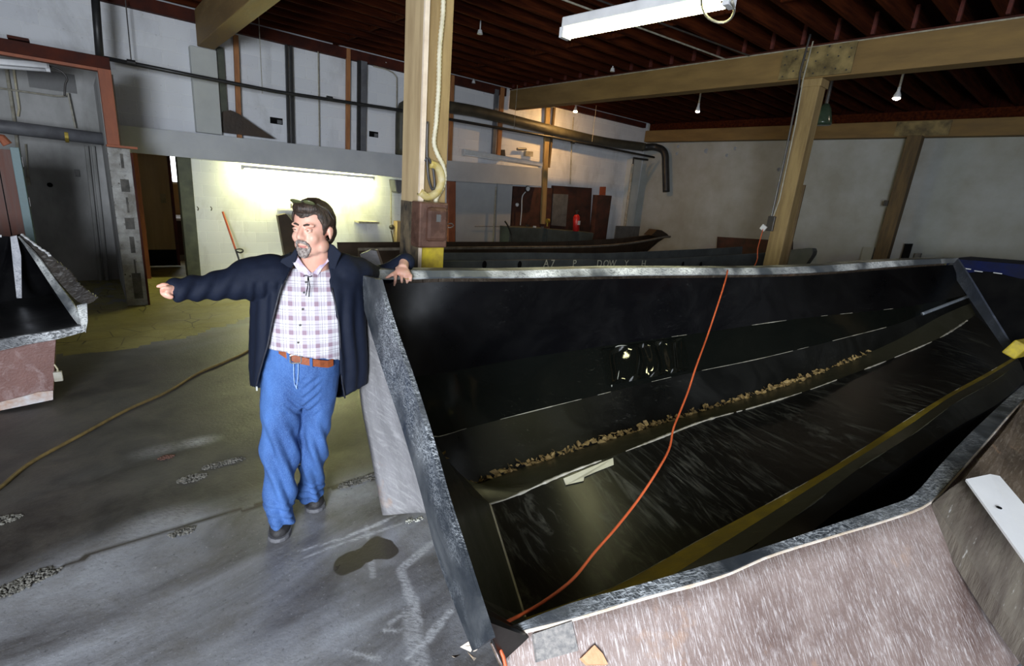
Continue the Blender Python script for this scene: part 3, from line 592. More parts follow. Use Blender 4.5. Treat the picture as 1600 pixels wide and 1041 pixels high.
# ------------------------------------------------------------------ small stuff on the lit block wall
tag(pslab('wall_shelf', [(437, 329), (437, 326), (470, 326), (470, 329)], BACK-.15, (0, .148, 0), M['white']), 'narrow white shelf on the glowing wall behind the man', 'shelf')
tag(MB().tube([ony(455, 326, BACK-.1), ony(455, 318, BACK-.1)], .014, 8).build('small_bottle', M['dark_metal']), 'tiny dark bottle on the narrow white shelf', 'bottle')
tag(pslab('wall_shelf', [(561, 349), (561, 346), (593, 347), (593, 350)], BACK-.25, (0, .248, 0), M['cond']), 'small shelf jutting from the lit wall right of the man', 'shelf')
tag(MB().tube([ony(611, 284, BACK-.05), ony(611, 350, BACK-.05)], .016, 8).build('conduit', M['cond']), 'conduit dropping down the lit wall to a round outlet', 'conduit')
tag(MB().sph(ony(612, 355, BACK-.06), .06, 12, 8).build('wall_outlet', M['dark_metal']), 'round dark outlet on the lit block wall', 'outlet')
tag(MB().tube(smooth_line([ony(x, y, BACK-.06) for x, y in [(611, 360), (614, 375), (615, 387)]], 12), .014, 8).build('outlet_cable', M['dark_metal']), 'cable hanging from the round outlet', 'cable')
tag(pslab('metal_lantern', [(617, 281), (629, 282), (629, 300), (624, 303), (619, 299)], BACK-.3, (0, .298, 0), M['grey_pipe'], bevel=.02), 'grey metal fixture hanging under the bulkhead end', 'fixture')
gp = thing('radiator_box', tuple(ony(625, 386, BACK-.2)), 'yellowed louvred wall box tight beside the near post', 'wall box')
pslab('casing', [(621, 346), (629, 346), (629, 386), (620, 386)], BACK-.2, (0, .19, 0), M['board'], gp)
hs = [ony(x, y, BACK-.5) for x, y in [(434, 337), (447, 334), (462, 352), (470, 400)]]; hs += [V((hs[3].x, hs[3].y, 0)), V((hs[0].x+.15, hs[0].y, 0))]
tag(MB().slab(hs, (0, .12, .0)).build('hull_section', M['boat_brown']), 'dark pointed hull section standing behind the man against the lit wall', 'hull section')
# tow bar with orange shaft
rb = thing('orange_pole', tuple(ony(381, 428, 10.2)), 'orange pole with a black handle leaning on the lit block wall', 'pole')
a, b = ony(348, 331, 10.45), ony(381, 428, 10.1); b = a+(b-a)*((a.z-.01)/(a.z-b.z))
MB().tube([a, a.lerp(b, .55)], .018, 8).build('shaft', pm('orange_shaft', (.55, .10, .02), (.42, .07, .02), 6, .4, .02), rb)
MB().tube([a.lerp(b, .55), b], .016, 8).build('lower_shaft', M['black_pipe'], rb)
MB().tube(smooth_line([ony(x, y, 10.2) for x, y in [(368, 390), (376, 389), (380, 392), (376, 395), (369, 393)]], 16), .014, 6).build('handle', M['black_pipe'], rb)
mb = MB()
for x, y in ((309, 326), (330, 326)): mb.tube([ony(x-1, y-3, BACK-.02), ony(x+1, y, BACK-.05), ony(x, y+3, BACK-.02)], .008, 6)
tag(mb.build('wall_hooks', M['dark_metal']), 'small dark hooks on the block wall beside the doorway', 'hook')
# ------------------------------------------------------------------ right half of the block wall
tag(pslab('wall_panel', [(712, 283), (712, 388), (772, 388), (776, 286)], BACK-.06, (0, .055, 0), M['grey_paint']), 'pale grey sheet on the wall right of the near post', 'panel')
tag(pslab('wall_panel', [(778, 287), (774, 388), (795, 388), (801, 288)], BACK-.06, (0, .055, 0), M['grey_paint']), 'narrower pale grey sheet left of the rusty panels', 'panel')
tag(pslab('door_stile', [(701, 283), (701, 386), (711, 386), (712, 284)], BACK-.1, (0, .09, 0), M['rust_wood']), 'reddish wooden stile between near post and grey sheets', 'stile')
tag(MB().tube([ony(775, 292, 10.45), ony(770, 388, 10.45)], .02, 8).build('conduit', M['cond']), 'upright conduit between the two pale grey sheets', 'conduit')
tag(MB().tube([ony(742, 354, 10.5), ony(796, 354, 10.5)], .008, 6).build('wall_wire', M['dark_metal']), 'thin wire crossing the pale grey sheets', 'wire')
rustp = tag(pslab('rusty_panel', [(803, 291), (799, 355), (859, 358), (863, 294)], BACK-.08, (0, .07, 0), M['rustboard']), 'rusty brown board behind the gauge and white hose', 'panel')
tag(pslab('rusty_panel', [(865, 290), (861, 362), (921, 372), (925, 294)], BACK-.10, (0, .09, 0), pm('dark_red_board', (.055, .018, .012), (.018, .008, .006), 5, .7, .3)), 'dark red-brown board behind the extinguisher', 'panel')
tag(pslab('brown_door', [(934, 305), (926, 388), (945, 388), (956, 306)], BACK-.2, (0, .19, 0), M['rustboard']), 'tall dark brown locker door in the row by the far corner', 'door')
tag(pslab('warning_sign', [(938, 292), (937, 305), (946, 305), (947, 292)], BACK-.2, (0, .02, 0), pm('faded_red_sign', (.38, .09, .03), (.25, .05, .02), 20, .5, .02)), 'small faded red sign above the brown locker door', 'sign')
tag(pslab('grey_hatch', [(865, 303), (862, 352), (884, 354), (888, 304)], BACK-.13, (0, .03, 0), M['sheet']), 'grey panel set into the dark red-brown board', 'panel')
tag(pslab('control_cabinet', [(796, 355), (795, 388), (853, 388), (855, 357)], 10.0, (0, .4, 0), M['cabinet'], bevel=.01), 'low grey control cabinet under the gauge', 'cabinet')
tag(pslab('control_cabinet', [(856, 358), (854, 388), (924, 388), (928, 364), (880, 360)], 10.0, (0, .4, 0), M['cabinet'], bevel=.01), 'long low grey cabinet under the fire extinguisher', 'cabinet')
tag(pslab('white_fitting', [(833, 245), (821, 244), (822, 236), (833, 237)], BACK-.1, (0, .09, 0), M['cond']), 'pale wall fitting above the unlit strip light', 'fitting')
mb = MB().tube([ony(808, 233, BACK-.1), ony(822, 233, BACK-.1)], .035, 8); tag(mb.build('wall_spool', M['grey_pipe']), 'grey cylinder fixed high on the wall above the unlit strip light', 'cylinder')
gz = thing('pressure_gauge', tuple(ony(824, 296, 10.4)), 'round pressure gauge with a white hose on the rusty board', 'gauge')
c = ony(824, 295, 10.42); MB().tube([c, c+V((0, -.03, 0))], .06, 14).build('dial', M['white'], gz); MB().tube([c+V((0, .01, 0)), c+V((0, -.02, 0))], .075, 14).build('bezel', M['dark_metal'], gz)
MB().tube(smooth_line([ony(x, y, 10.4) for x, y in [(821, 300), (816, 308), (815, 330), (813, 352)]], 20), .013, 8).build('hose', M['white'], gz)
MB().sph(ony(808, 320, 10.5), .05, 10, 7).build('knob', M['white'], rustp)
fe = thing('fire_extinguisher', tuple(ony(900, 363, 9.9)), 'red fire extinguisher standing on the long grey cabinet', 'fire extinguisher')
a, b = ony(900, 361, 9.9), ony(901, 335, 9.9)
MB().tube([a, a.lerp(b, .05), a.lerp(b, .85), a.lerp(b, .96), b], [.085, .095, .095, .06, .03], 16).build('cylinder', M['red'], fe, smooth=True)
MB().tube([b, b+V((0, 0, .08))], .025, 8).build('valve', M['dark_metal'], fe); MB().bar(b+V((-.07, -.02, .09)), b+V((.05, -.02, .11)), .03, .02).build('lever', M['dark_metal'], fe)
c = a.lerp(b, .5); MB().box((c.x-.05, c.y-.101, c.z-.05), (c.x+.05, c.y-.094, c.z+.06)).build('label_plate', M['white'], fe)
yv = thing('yellow_valve', tuple(ony(855, 355, 9.95)), 'small yellow valve with a handwheel on the grey cabinets', 'valve')
c = ony(855, 354, 9.95); MB().tube([c, c+V((0, 0, .13))], .02, 8).build('stem', M['brass'], yv); MB().tube([c+V((-.04, 0, .15)), c+V((.04, 0, .15))], .055, 12).build('handwheel', M['brass'], yv)
for i, (x, y) in enumerate(((836, 356), (825, 354), (848, 357))):
    tag(MB().box(ony(x, y, 10.0)-V((.03, 0, .0)), ony(x, y, 10.0)+V((.04, .05, .045))).build('small_part', [M['white'], M['dark_metal'], M['sheet']][i]), ['small white part on the low grey cabinet', 'small dark part left on the low grey cabinet', 'small grey part beside the yellow valve'][i], 'part')
tag(MB().tube(smooth_line([ony(x, y, 9.93) for x, y in [(789, 346), (793, 352), (797, 362), (799, 372)]]+[V((ony(799, 372, 9.93).x, 9.93, .01))], 20), .02, 8).build('black_hose', M['black_pipe']), 'black hose hooked over the end of the grey cabinets', 'hose')
# far corner
tag(MB().slab([ony(x, y, BACK-.25) for x, y in [(990, 248), (975, 388), (986, 388), (1003, 250)]], (0, .245, 0)).build('pilaster', M['pil']), 'white pilaster in the far corner behind the pale downpipe', 'pilaster')
dp = thing('downpipe', tuple(ony(974, 380, 10.1)), 'pale downpipe slanting beside the corner pilaster', 'pipe')
MB().tube([ony(989, 256, 10.2), ony(975, 362, 10.2), V((ony(973, 385, 10.2).x, 10.2, 0))], .04, 10).build('pipe', M['cond'], dp); MB().tube([ony(989, 258, 10.2), ony(990, 247, 10.15), ony(1012, 250, 10.15)], .03, 10).build('branch', M['black_pipe'], dp)
a, b = ony(963, 353, 10.0), ony(1000, 354, 10.0)
tag(MB().slab([a, b, V((b.x, 10.0, 0)), V((a.x, 10.0, 0))], (0, .02, 0)).build('leaning_sheet', M['sheet']), 'dark grey sheet leaning in the far corner', 'sheet')
tag(MB().tube([ony(896, 183, BACK-.05), ony(893, 230, BACK-.05), ony(891, 288, BACK-.05)], .018, 8).build('conduit', M['cond']), 'conduit dropping below the warm lamp', 'conduit')
for i, (x, y) in enumerate(((1060, 229), (1058, 240), (1104, 236), (1149, 232), (1136, 243), (1217, 265))):
    tag(MB().tube([onx(x, y, FAR-.004), onx(x, y, FAR-.012)], .05 if i != 2 else .07, 10).build('wall_plug', M['dark_metal']), ['upper small dark hole near the corner duct elbow', 'lower small dark hole near the corner duct elbow', 'largest of the dark holes high on the far white wall', 'dark hole high on the far wall, right of the largest hole', 'dark hole just below and right of the largest hole', 'lone dark hole beside the ochre post on the far wall'][i], 'hole')
# ------------------------------------------------------------------ ceiling lamps
fl = thing('ceiling_strip_light', (3.1, 2.6, 3.3), 'lit white strip light with a looped cord hanging under the joists', 'strip light')
A, B = onz(882, 53, 3.25), onz(1138, 1, 3.25); d = (B-A).normalized()
MB().bar(A+V((0, 0, .07)), B+V((0, 0, .06)), .10, .08).build('housing', M['white'], fl, bevel=.01)
MB().tube([A+d*.04+V((-.035, 0, -.012)), B-d*.04+V((-.035, 0, -.012))], .019, 12).build('tube', M['tube_ceil'], fl, smooth=True)
MB().tube([A+d*.04+V((.035, 0, -.012)), B-d*.04+V((.035, 0, -.012))], .019, 12).build('tube', M['tube_ceil'], fl, smooth=True)
for e_ in (A, B): MB().bar(e_-d*.012, e_+d*.03, .10, .075).build('end_cap', M['white'], fl)
MB().tube(smooth_line([onz(x, y, 3.22) for x, y in [(1096, -8), (1097, 10), (1105, 26), (1122, 35), (1138, 32), (1147, 18), (1144, 2)]], 30), .0085, 8).build('power_cord', M['cond'], fl, smooth=True)
for t in (.45, .92): MB().tube([A.lerp(B, t)+V((0, 0, .09)), V((A.lerp(B, t).x, A.lerp(B, t).y, 4.638))], .004, 6).build('hanger', M['dark_metal'], fl)
def bulb(x, y, z, lit, label, r=.05):
    p = onz(x, y, z); t = thing('ceiling_lamp', tuple(p), label, 'lamp')
    MB().tube([p+V((0, 0, .16)), p+V((0, 0, .10)), p+V((0, 0, .05)), p], [.022, .024, r*.8, r], 14).build('reflector', M['white'], t, smooth=True)
    MB().ell(p+V((0, 0, -.005)), (r*.9, 0, 0), (0, r*.9, 0), (0, 0, r*.5)).build('bulb', M[lit], t, smooth=True)
    MB().tube([p+V((0, 0, .14)), V((p.x, p.y, 4.638))], .018, 8).build('socket', M['cond'], t)
bulb(899, 174, 4.02, 'bulb_warm', 'glowing warm lamp high in the back corner, lighting the wall')
bulb(1090, 174, 3.95, 'bulb_pale', 'lit reflector lamp above the middle of the far wall')
bulb(1401, 153, 3.95, 'bulb_pale', 'lit reflector lamp hanging right of the ochre post', .06)
for i, (x, y) in enumerate(((602, 96), (740, 128), (957, 109), (750, 50))):
    p = onz(x, y, 4.3); tag(MB().tube([V((p.x, p.y, 4.638)), p+V((0, 0, .03)), p+V((0, 0, .028)), p-V((0, 0, .03))], [.01, .01, .03, .045], 10).build('lamp_socket', M['white']), ['small white lamp socket on the joists left of the near post', 'small white lamp socket on the joists right of the near post', 'small white lamp socket on the joists above the long ochre beam', 'small white lamp socket nearest the lit strip light'][i], 'lamp socket')
p = onz(1288, 176, 3.75)
hl = thing('hanging_lamp', tuple(p), 'unlit green glass high-bay lamp behind the ochre post', 'lamp')
MB().tube([p+V((0, 0, .14)), p+V((0, 0, .05)), p+V((0, 0, -.16)), p+V((0, 0, -.20))], [.05, .10, .155, .15], 18).build('shade', M['glassgreen'], hl, smooth=True)
MB().tube([p+V((0, 0, .14)), V((p.x, p.y, 4.638))], .03, 10).build('stem', M['dark_metal'], hl)
tag(MB().tube([onz(548, -10, 4.2), onz(550, 35, 4.2)], .02, 6).build('threaded_hanger', M['cond']), 'pale notched hanger dropping from the joists near the top edge', 'hanger') if False else None
tag(MB().tube([V((1.9, 5.5, 4.33)), V((5.2, 5.2, 4.33)), V((8.28, 4.9, 4.33))], .012, 6).build('ceiling_cable', M['cond']), 'pale cable stretched under the joists across to the ochre beam', 'cable')
tag(MB().tube([V((1.9, 5.2, 4.33)), V((5.2, 4.9, 4.34)), V((8.28, 4.5, 4.33))], .012, 6).build('ceiling_cable', M['dark_metal']), 'dark cable stretched under the joists beside the pale one', 'cable')
# ------------------------------------------------------------------ stored hulls behind the big mould
hb = thing('stored_hull', (8, 8.2, 0), 'long dark brown hull with an upturned pointed tip, nearest the block wall', 'boat hull')
G = smooth_line([ony(x, y, 7.8) for x, y in [(560, 390), (700, 388), (800, 387), (900, 386), (960, 383), (1005, 377), (1035, 371), (1047, 370)]], 40)
zl = [(0, .0), (.75, .02), (.82, .25), (.9, .62), (.96, .92), (1, 1.12)]
N1 = [V((g.x-.1*(i/39), 7.95, min(g.z-.03, interp(zl, i/39)))) for i, g in enumerate(G)]
N2 = [V((g.x-.1*(i/39), 8.45, min(g.z-.03, interp(zl, i/39)))) for i, g in enumerate(G)]
G2 = [V((g.x, lerp(8.7, 8.1, max(0, (i-30)/9)), g.z)) for i, g in enumerate(G)]
MB().strip([G, N1, N2, G2]).build('hull', M['boat_brown'], hb, thick=.02, smooth=False)
MB().tube(G, .028, 8).build('gunwale', pm('worn_gunwale', (.23, .20, .16), (.10, .08, .06), 9, .6, .2), hb)
t = G[-1]; MB().slab([ony(x, y, 7.85) for x, y in [(1018, 368), (1027, 359), (1034, 360), (1043, 366), (1047, 371), (1034, 372)]], (0, .25, 0)).build('stem_post', M['boat_brown'], hb)
hg = thing('stored_hull', (8, 5.6, 0), 'long low grey hull with flecks of paint on its side, between mould and brown hull', 'boat hull')
pg = [(683, 409, 6.0), (800, 408, 5.7), (900, 407, 5.5), (1000, 407, 5.2), (1100, 402, 4.9), (1185, 397, 4.6), (1222, 394, 4.5)]
G = smooth_line([ony(x, y, Y) for x, y, Y in pg], 30)
MB().strip([G, [V((g.x, g.y+.05, 0.02)) for g in G], [V((g.x, g.y+.75, 0.02)) for g in G], [V((g.x, g.y+.85, g.z)) for g in G]]).build('hull', M['boat_grey'], hg, thick=.02)
MB().tube(G, .02, 8).build('gunwale', M['boat_grey'], hg)
def letters(txt, px, py, Y, size, parent, mat, name='painted_mark'):
    cu = bpy.data.curves.new(name, 'FONT'); cu.body = txt; cu.size = size; cu.extrude = .002; cu.align_x = 'CENTER'
    o = bpy.data.objects.new(name, cu); COL.objects.link(o); dg = bpy.context.evaluated_depsgraph_get()
    me = bpy.data.meshes.new_from_object(o.evaluated_get(dg)); bpy.data.objects.remove(o)
    me.materials.clear(); me.materials.append(mat); n = bpy.data.objects.new(name, me); COL.objects.link(n); n.parent = parent
    c = ony(px, py, Y); n.rotation_euler = (math.radians(90), 0, math.atan2(-.45, 5)); n.location = c-V(parent['_o']); return n
for tx, x, Y in (('A', 853, 5.54), ('7', 863, 5.52), ('P', 897, 5.43), ('D', 936, 5.32), ('OW', 952, 5.28), ('Y', 978, 5.2), ('H', 1005, 5.12)): letters(tx, x, 417, Y, .16, hg, M['chip'])
for x, Y in ((757, 5.76), (1067, 4.98), (1095, 4.87), (812, 5.63)):
    c = ony(x, 414, Y); MB().ell(c, (.04, 0, 0), (0, .012, 0), (0, 0, .06)).build('bolt_hole', M['black'], hg)
tag(MB().slab([onx(x, y, FAR-.45) for x, y in [(1121, 370), (1238, 377), (1236, 440), (1116, 440)]], (.06, 0, 0)).build('rusty_panel', M['rustboard']), 'rust-streaked panel leaning low against the far white wall', 'panel')
mb = MB(); P = smooth_line([onx(x, y, 12.9) for x, y in [(1229, 391), (1250, 389), (1268, 388), (1270, 396), (1264, 406), (1255, 418)]], 16)
P = P[:-1]+[V((P[-1].x, P[-1].y, 0)), V((P[0].x, P[0].y, 0))]; mb.slab(P, (.25, 0, 0)); tag(mb.build('hull_fragment', M['boat_grey']), 'grey curved hull fragment with pale edge just right of the ochre post', 'hull fragment')
for i, (q, mt) in enumerate((([(1362, 386), (1379, 387), (1374, 425), (1358, 425)], 'drywall'), ([(1414, 381), (1425, 381), (1418, 425), (1408, 425)], 'black'), ([(1430, 396), (1439, 396), (1435, 425), (1427, 425)], 'sheet'))):
    q_ = [onx(x-(13 if i == 0 else 0), y, FAR-.25) for x, y in q]; q_[2] = V((q_[2].x, q_[1].y, .0)); q_[3] = V((q_[3].x, q_[0].y, .0))
    tag(MB().slab(q_, (.1, 0, 0)).build('leaning_board', M[mt]), ['pale board leaning left of the dark far post', 'narrow black board leaning right of the dark far post', 'short grey board beside the narrow black board'][i], 'board')
tb = thing('covered_stack', (10.4, .5, 0), 'dark stack under a blue tarpaulin beyond the pointed end of the mould', 'covered stack')
a, b = onx(1482, 404, 9.6), onx(1640, 413, 9.6)
MB().box((9.65, b.y-.6, 0), (11.4, a.y-.04, a.z-.03)).build('stack', M['black'], tb)
xs = [a.lerp(V((a.x, b.y-.6, b.z)), i/12) for i in range(13)]
R1 = [p+V((0, 0, -.16-.03*math.sin(i*1.3))) for i, p in enumerate(xs)]; R3 = [p+V((1.7, 0, .0)) for p in xs]
MB().strip([R1, xs, R3]).build('tarpaulin', M['blue_tarp'], tb, thick=.008)
for i, (x, y) in enumerate(((1510, 420), (1528, 424), (1558, 427))):
    c = onx(x, y, 9.58); MB().box((c.x, c.y-.05, c.z-.006), (c.x+.01, c.y+.04, c.z+.006)).build('white_tag', M['white'], tb)
# translucent offcut next to the man's shoulder
tag(MB().slab([atd(x, y, 3.6) for x, y in [(562, 398), (578, 391), (588, 392), (598, 420), (596, 440), (584, 440)]], (.05, .08, 0)).build('fibreglass_offcut', M['fibre_grey']), 'grey fibreglass offcut sticking up behind the mould corner beside the man', 'offcut')
# ================================================================== THE BIG BLACK MOULD
A3 = onz(556, 428, 1.46); B3 = onz(738, 1016, .44)
dAB = V((B3.x-A3.x, B3.y-A3.y, 0)).normalized(); nAB = V((-dAB.y, dAB.x, 0))
if nAB.x < 0: nAB = -nAB
def onpl(x, y, P, n):
    d = ray(x, y); return CAM+d*((P-CAM).dot(n)/d.dot(n))
NS = 64
mo = thing('boat_hull_mould', (1.1, 2.2, 0), 'huge open black boat mould filling the right side, tilted towards the viewer', 'boat mould')
# transom flange
out_px = [(556, 428), (560, 450), (575, 505), (600, 585), (625, 660), (655, 762), (680, 860), (706, 935), (738, 1018)]
in_px = [(591, 437), (598, 462), (614, 515), (640, 590), (666, 673), (694, 775), (720, 858), (741, 925), (765, 1000)]
FO = smooth_line([onpl(x, y, A3, nAB) for x, y in out_px], NS); FI = smooth_line([onpl(x, y, A3, nAB) for x, y in in_px], NS)
MB().strip([FO, FI]).build('transom_flange', M['rim'], mo, thick=.022)
# raw laminate along the outer edge of the flange
mb = MB(); mb.tube([p+nAB*.012 for p in FO], [.007+.006*abs(noise.noise((i*.5, 0, 0))) for i in range(NS)], 7); mb.build('flange_edge', M['edge'], mo)
# far rim
fr_px = [(556, 424, 0), (640, 426, .07), (700, 426, .14), (800, 426, .26), (900, 423, .37), (1000, 421, .46), (1140, 421, .58), (1215, 420, .65), (1300, 416, .74), (1400, 409, .87), (1497, 405, 1)]
def frz(t): return 1.465+.185*max(0, (t-.55)/.45)**1.3
FR = smooth_line([onz(x, y, frz(t)) for x, y, t in fr_px], NS)
lo_px = [(560, 437), (640, 437), (700, 435), (800, 435), (900, 433), (1000, 431), (1140, 430), (1215, 429), (1300, 425), (1400, 417), (1488, 411)]
def depth_shift(px, src, ds):
    r = []
    for (x, y), s in zip(px, src): r.append(atd(x, y, depth(s)+ds))
    return r
src = [onz(x, y, frz(t)) for x, y, t in fr_px]
FRi = smooth_line(depth_shift(lo_px, src, -.03), NS)
FRo = [p+V((.02, .15, -.01)) for p in FR]
MB().strip([FRo, FR, FRi]).build('far_rim', M['rim_wear'], mo, thick=.015)
# bow flange
A4 = FR[-1]; B4 = onz(1591, 555, .95)
n4 = V((A4.y-B4.y, B4.x-A4.x, 0)).normalized()
bo = [(1499, 405), (1520, 437), (1546, 480), (1572, 522), (1592, 556)]; bi = [(1484, 414), (1498, 438), (1520, 470), (1550, 513), (1582, 560)]
BO = smooth_line([onpl(x, y, A4, n4) for x, y in bo], 24); BI = smooth_line([onpl(x, y, A4, n4) for x, y in bi], 24)
MB().strip([BO, BI]).build('bow_flange', gel('blue_grey_bow_flange', (.10, .12, .17), (.45, .48, .55), .9, .4, .4, 9, .5), mo, thick=.02)
c = onpl(1592, 545, A4, n4); MB().obox(c, V((.10, -.02, 0)), V((.0, .05, .02)), V((0, -.03, .07))).build('yellow_clamp', M['yellow'], mo, bevel=.015)
# long rails of the inside, each (px, py, X)
rails = {
 'L1': [(628, 560, 1.28), (640, 588, 1.36), (720, 578, 1.9), (800, 563, 2.45), (950, 540, 3.3), (1090, 521, 4.2), (1250, 498, 5.3), (1400, 482, 6.5), (1470, 470, 7.3), (1508, 461, 7.85)],
 'L2': [(655, 640, 1.40), (670, 683, 1.48), (735, 668, 1.85), (800, 651, 2.2), (920, 621, 2.9), (1060, 587, 3.8), (1190, 560, 4.7), (1320, 528, 5.6), (1400, 507, 6.3), (1445, 489, 6.9), (1511, 464, 7.8)],
 'L3': [(672, 700, 1.42), (695, 772, 1.52), (740, 757, 1.72), (800, 736, 2.0), (950, 688, 2.8), (1070, 651, 3.7), (1230, 600, 4.8), (1310, 571, 5.5), (1400, 532, 6.3), (1470, 494, 7.1), (1516, 474, 7.7)],
 'L4': [(765, 788, 1.60), (800, 777, 1.72), (880, 742, 2.02), (960, 712, 2.4), (1025, 687, 2.8), (1100, 658, 3.35), (1180, 636, 4.0), (1260, 611, 4.6), (1330, 585, 5.2), (1390, 562, 5.8), (1470, 527, 6.6), (1524, 492, 7.5)],
 'L5': [(820, 966, 1.36), (900, 938, 1.56), (970, 912, 1.78), (1100, 840, 2.35), (1240, 765, 3.15), (1330, 712, 3.8), (1410, 660, 4.5), (1480, 617, 5.2), (1540, 584, 6.0), (1588, 556, 6.9)],
 'L5b': [(850, 1000, 1.34), (945, 958, 1.56), (1034, 909, 1.84), (1130, 849, 2.30), (1222, 791, 2.85), (1330, 722, 3.6), (1417, 667, 4.4), (1484, 621, 5.1), (1544, 588, 5.9), (1590, 560, 6.8)],
 'L6': [(870, 1010, 1.36), (980, 975, 1.60), (1090, 908, 1.95), (1187, 846, 2.40), (1275, 783, 2.95), (1352, 725, 3.6), (1420, 683, 4.2), (1492, 630, 4.9), (1550, 597, 5.7), (1594, 566, 6.6)],
 'L7': [(920, 1030, 1.42), (1010, 1000, 1.66), (1120, 915, 2.0), (1230, 860, 2.4), (1300, 805, 2.95), (1360, 762, 3.4), (1440, 705, 4.1), (1500, 665, 4.7), (1560, 630, 5.4), (1604, 592, 6.3)],
}
RL = {k: smooth_line([onx(*p) for p in v], NS) for k, v in rails.items()}
# near rim, top inner and outer edge, with heights
nr = [(765, 992, .44), (800, 980, .46), (900, 943, .51), (1000, 916, .54), (1125, 879, .57), (1200, 855, .585), (1300, 822, .60), (1380, 795, .61), (1425, 776, .62), (1470, 727, .64), (1525, 670, .67), (1600, 602, .72), (1660, 560, .80)]
ou = [(768, 1003), (800, 991), (900, 966), (1000, 936), (1125, 901), (1200, 869), (1300, 838), (1390, 811), (1448, 788), (1485, 752), (1530, 702), (1600, 625), (1668, 575)]
NI = smooth_line([onz(x, y, z) for x, y, z in nr], NS)
NO = smooth_line([onz(x, y, z-.012) for (x, y), (_, _, z) in zip(ou, nr)], NS)
MB().strip([NI, NO]).build('near_rim', M['rim'], mo, thick=.012)
MB().tube([p+V((0, -.004, .001)) for p in NO], [.006+.005*abs(noise.noise((i*.7, 4, 0))) for i in range(NS)], 7).build('near_rim_edge', M['edge'], mo)
# hidden foot of the near side
L8 = [V((a.x*.3+b.x*.7, a.y*.35+b.y*.65-.0, max(.05, min(a.z, b.z)-.22))) for a, b in zip(RL['L7'], NI)]
FRd = [p+V((0, -.01, -.02)) for p in FRi]
NId = [p+V((0, .004, -.012)) for p in NI]
seq = [FRd, RL['L1'], RL['L2'], RL['L3'], RL['L4'], RL['L5'], RL['L5b'], RL['L6'], RL['L7'], L8, NId]
names = [('side_panel', 'gel'), ('bilge_panel', 'gel_gloss'), ('bottom_panel', 'gel_dusty'), ('ledge', 'gel_worn'), ('strake_panel', 'gel_smear'), ('keel_strip', 'strip'), ('grey_ledge', 'gel_worn'), ('near_strake', 'gel_dusty'), ('near_side', 'gel')]
for (a, b), (nm, mt) in zip(zip(seq, seq[1:]), names):
    # subdivide across so the sheet can carry a slight belly
    mid = []
    for j in range(5):
        t = j/4; mid.append([p.lerp(q, t) for p, q in zip(a, b)])
    MB().strip(mid).build(nm, M[mt], mo, smooth=True)
lab = {'keel_strip': 'yellow keel strip'}
# transom wall closing the left end behind the flange
ends = [s[0] for s in seq[3:]]; fi = [FI[k] for k in (34, 42, 58, 59, 60, 61, 62, 63)]
r1 = [p+nAB*.01 for p in fi]
MB().strip([r1, [a.lerp(b, .5) for a, b in zip(r1, ends)], ends]).build('transom_wall', M['gel_dusty'], mo)
# worn corner strip at the left end of the strake panel
a, b = RL['L4'][0], RL['L5'][0]
MB().tube([a, a.lerp(b, .5), b], .009, 7).build('corner_bead', M['cond'], mo)
MB().tube([a+V((-.03, -.01, .0)), b+V((-.03, 0, 0))], .004, 6).build('corner_crack', M['edge'], mo)
# chipped bright arrises on the long edges
def arris(rail, t0, t1, r, nm='worn_edge', mat='cond', gap=.25):
    n = 260; fine = []
    for k in range(int(t0*n), int(t1*n)+1):
        f = k/n*(NS-1); i = min(int(f), NS-2); fine.append((k, rail[i].lerp(rail[i+1], f-i)+V((-.001, -.002, .002))))
    run = []; rr = []
    for k, p in fine+[(None, None)]:
        v = -9 if k is None else noise.noise((k*.055, rail[0].z*9, 2))+.45*noise.noise((k*.31, rail[0].z*9, 5))
        if v > gap-.42: run.append(p); rr.append(r*(.35+1.1*min(1, max(0, (v-gap+.42)*1.6))*random.uniform(.5, 1.2)))
        else:
            if len(run) > 3: MB().tube(run, rr, 5).build(nm, M[mat], mo)
            run = []; rr = []
arris(RL['L1'], .1, .95, .0035, gap=.45); arris(RL['L2'], .02, .75, .0030, gap=.2); arris(RL['L4'], .0, .96, .0075, gap=.15); arris(RL['L5'], .0, .9, .003, gap=.45); arris(RL['L6'], .05, .9, .0042, mat='gel_worn', gap=.3)
MB().tube([RL['L2'][int(.87*63)], RL['L2'][-1]], .018, 8).build('bright_ridge', gel('pale_ridge', (.25, .28, .32), (.6, .62, .65), .9), mo)
# dark lip above the strip
# pale patch of filler on the ledge edge
def on_strip(a, b, x, y, off=.004):
    # where the pixel ray meets the sheet between two rails
    best = None; d = ray(x, y)
    for i in range(NS-1):
        for tri in ((a[i], a[i+1], b[i]), (a[i+1], b[i+1], b[i])):
            e1, e2 = tri[1]-tri[0], tri[2]-tri[0]; h = d.cross(e2); k = e1.dot(h)
            if abs(k) < 1e-12: continue
            s = CAM-tri[0]; u = s.dot(h)/k; q = s.cross(e1); w = d.dot(q)/k; t = e2.dot(q)/k
            if -1e-4 <= u and -1e-4 <= w and u+w <= 1.0001 and t > 0 and (best is None or t < best): best = t
    return CAM+d*(best-off/F_PX) if best else None
pp = []
for x, y in [(880, 748), (957, 716), (958, 727), (930, 738), (912, 746), (911, 752), (884, 758)]:
    q = on_strip(RL['L4'], RL['L5'], x, y) or on_strip(RL['L3'], RL['L4'], x, y)
    if q: pp.append(q)
if len(pp) > 3: MB().slab(pp, (0, -.004, .004)).build('filler_patch', M['patch'], mo)
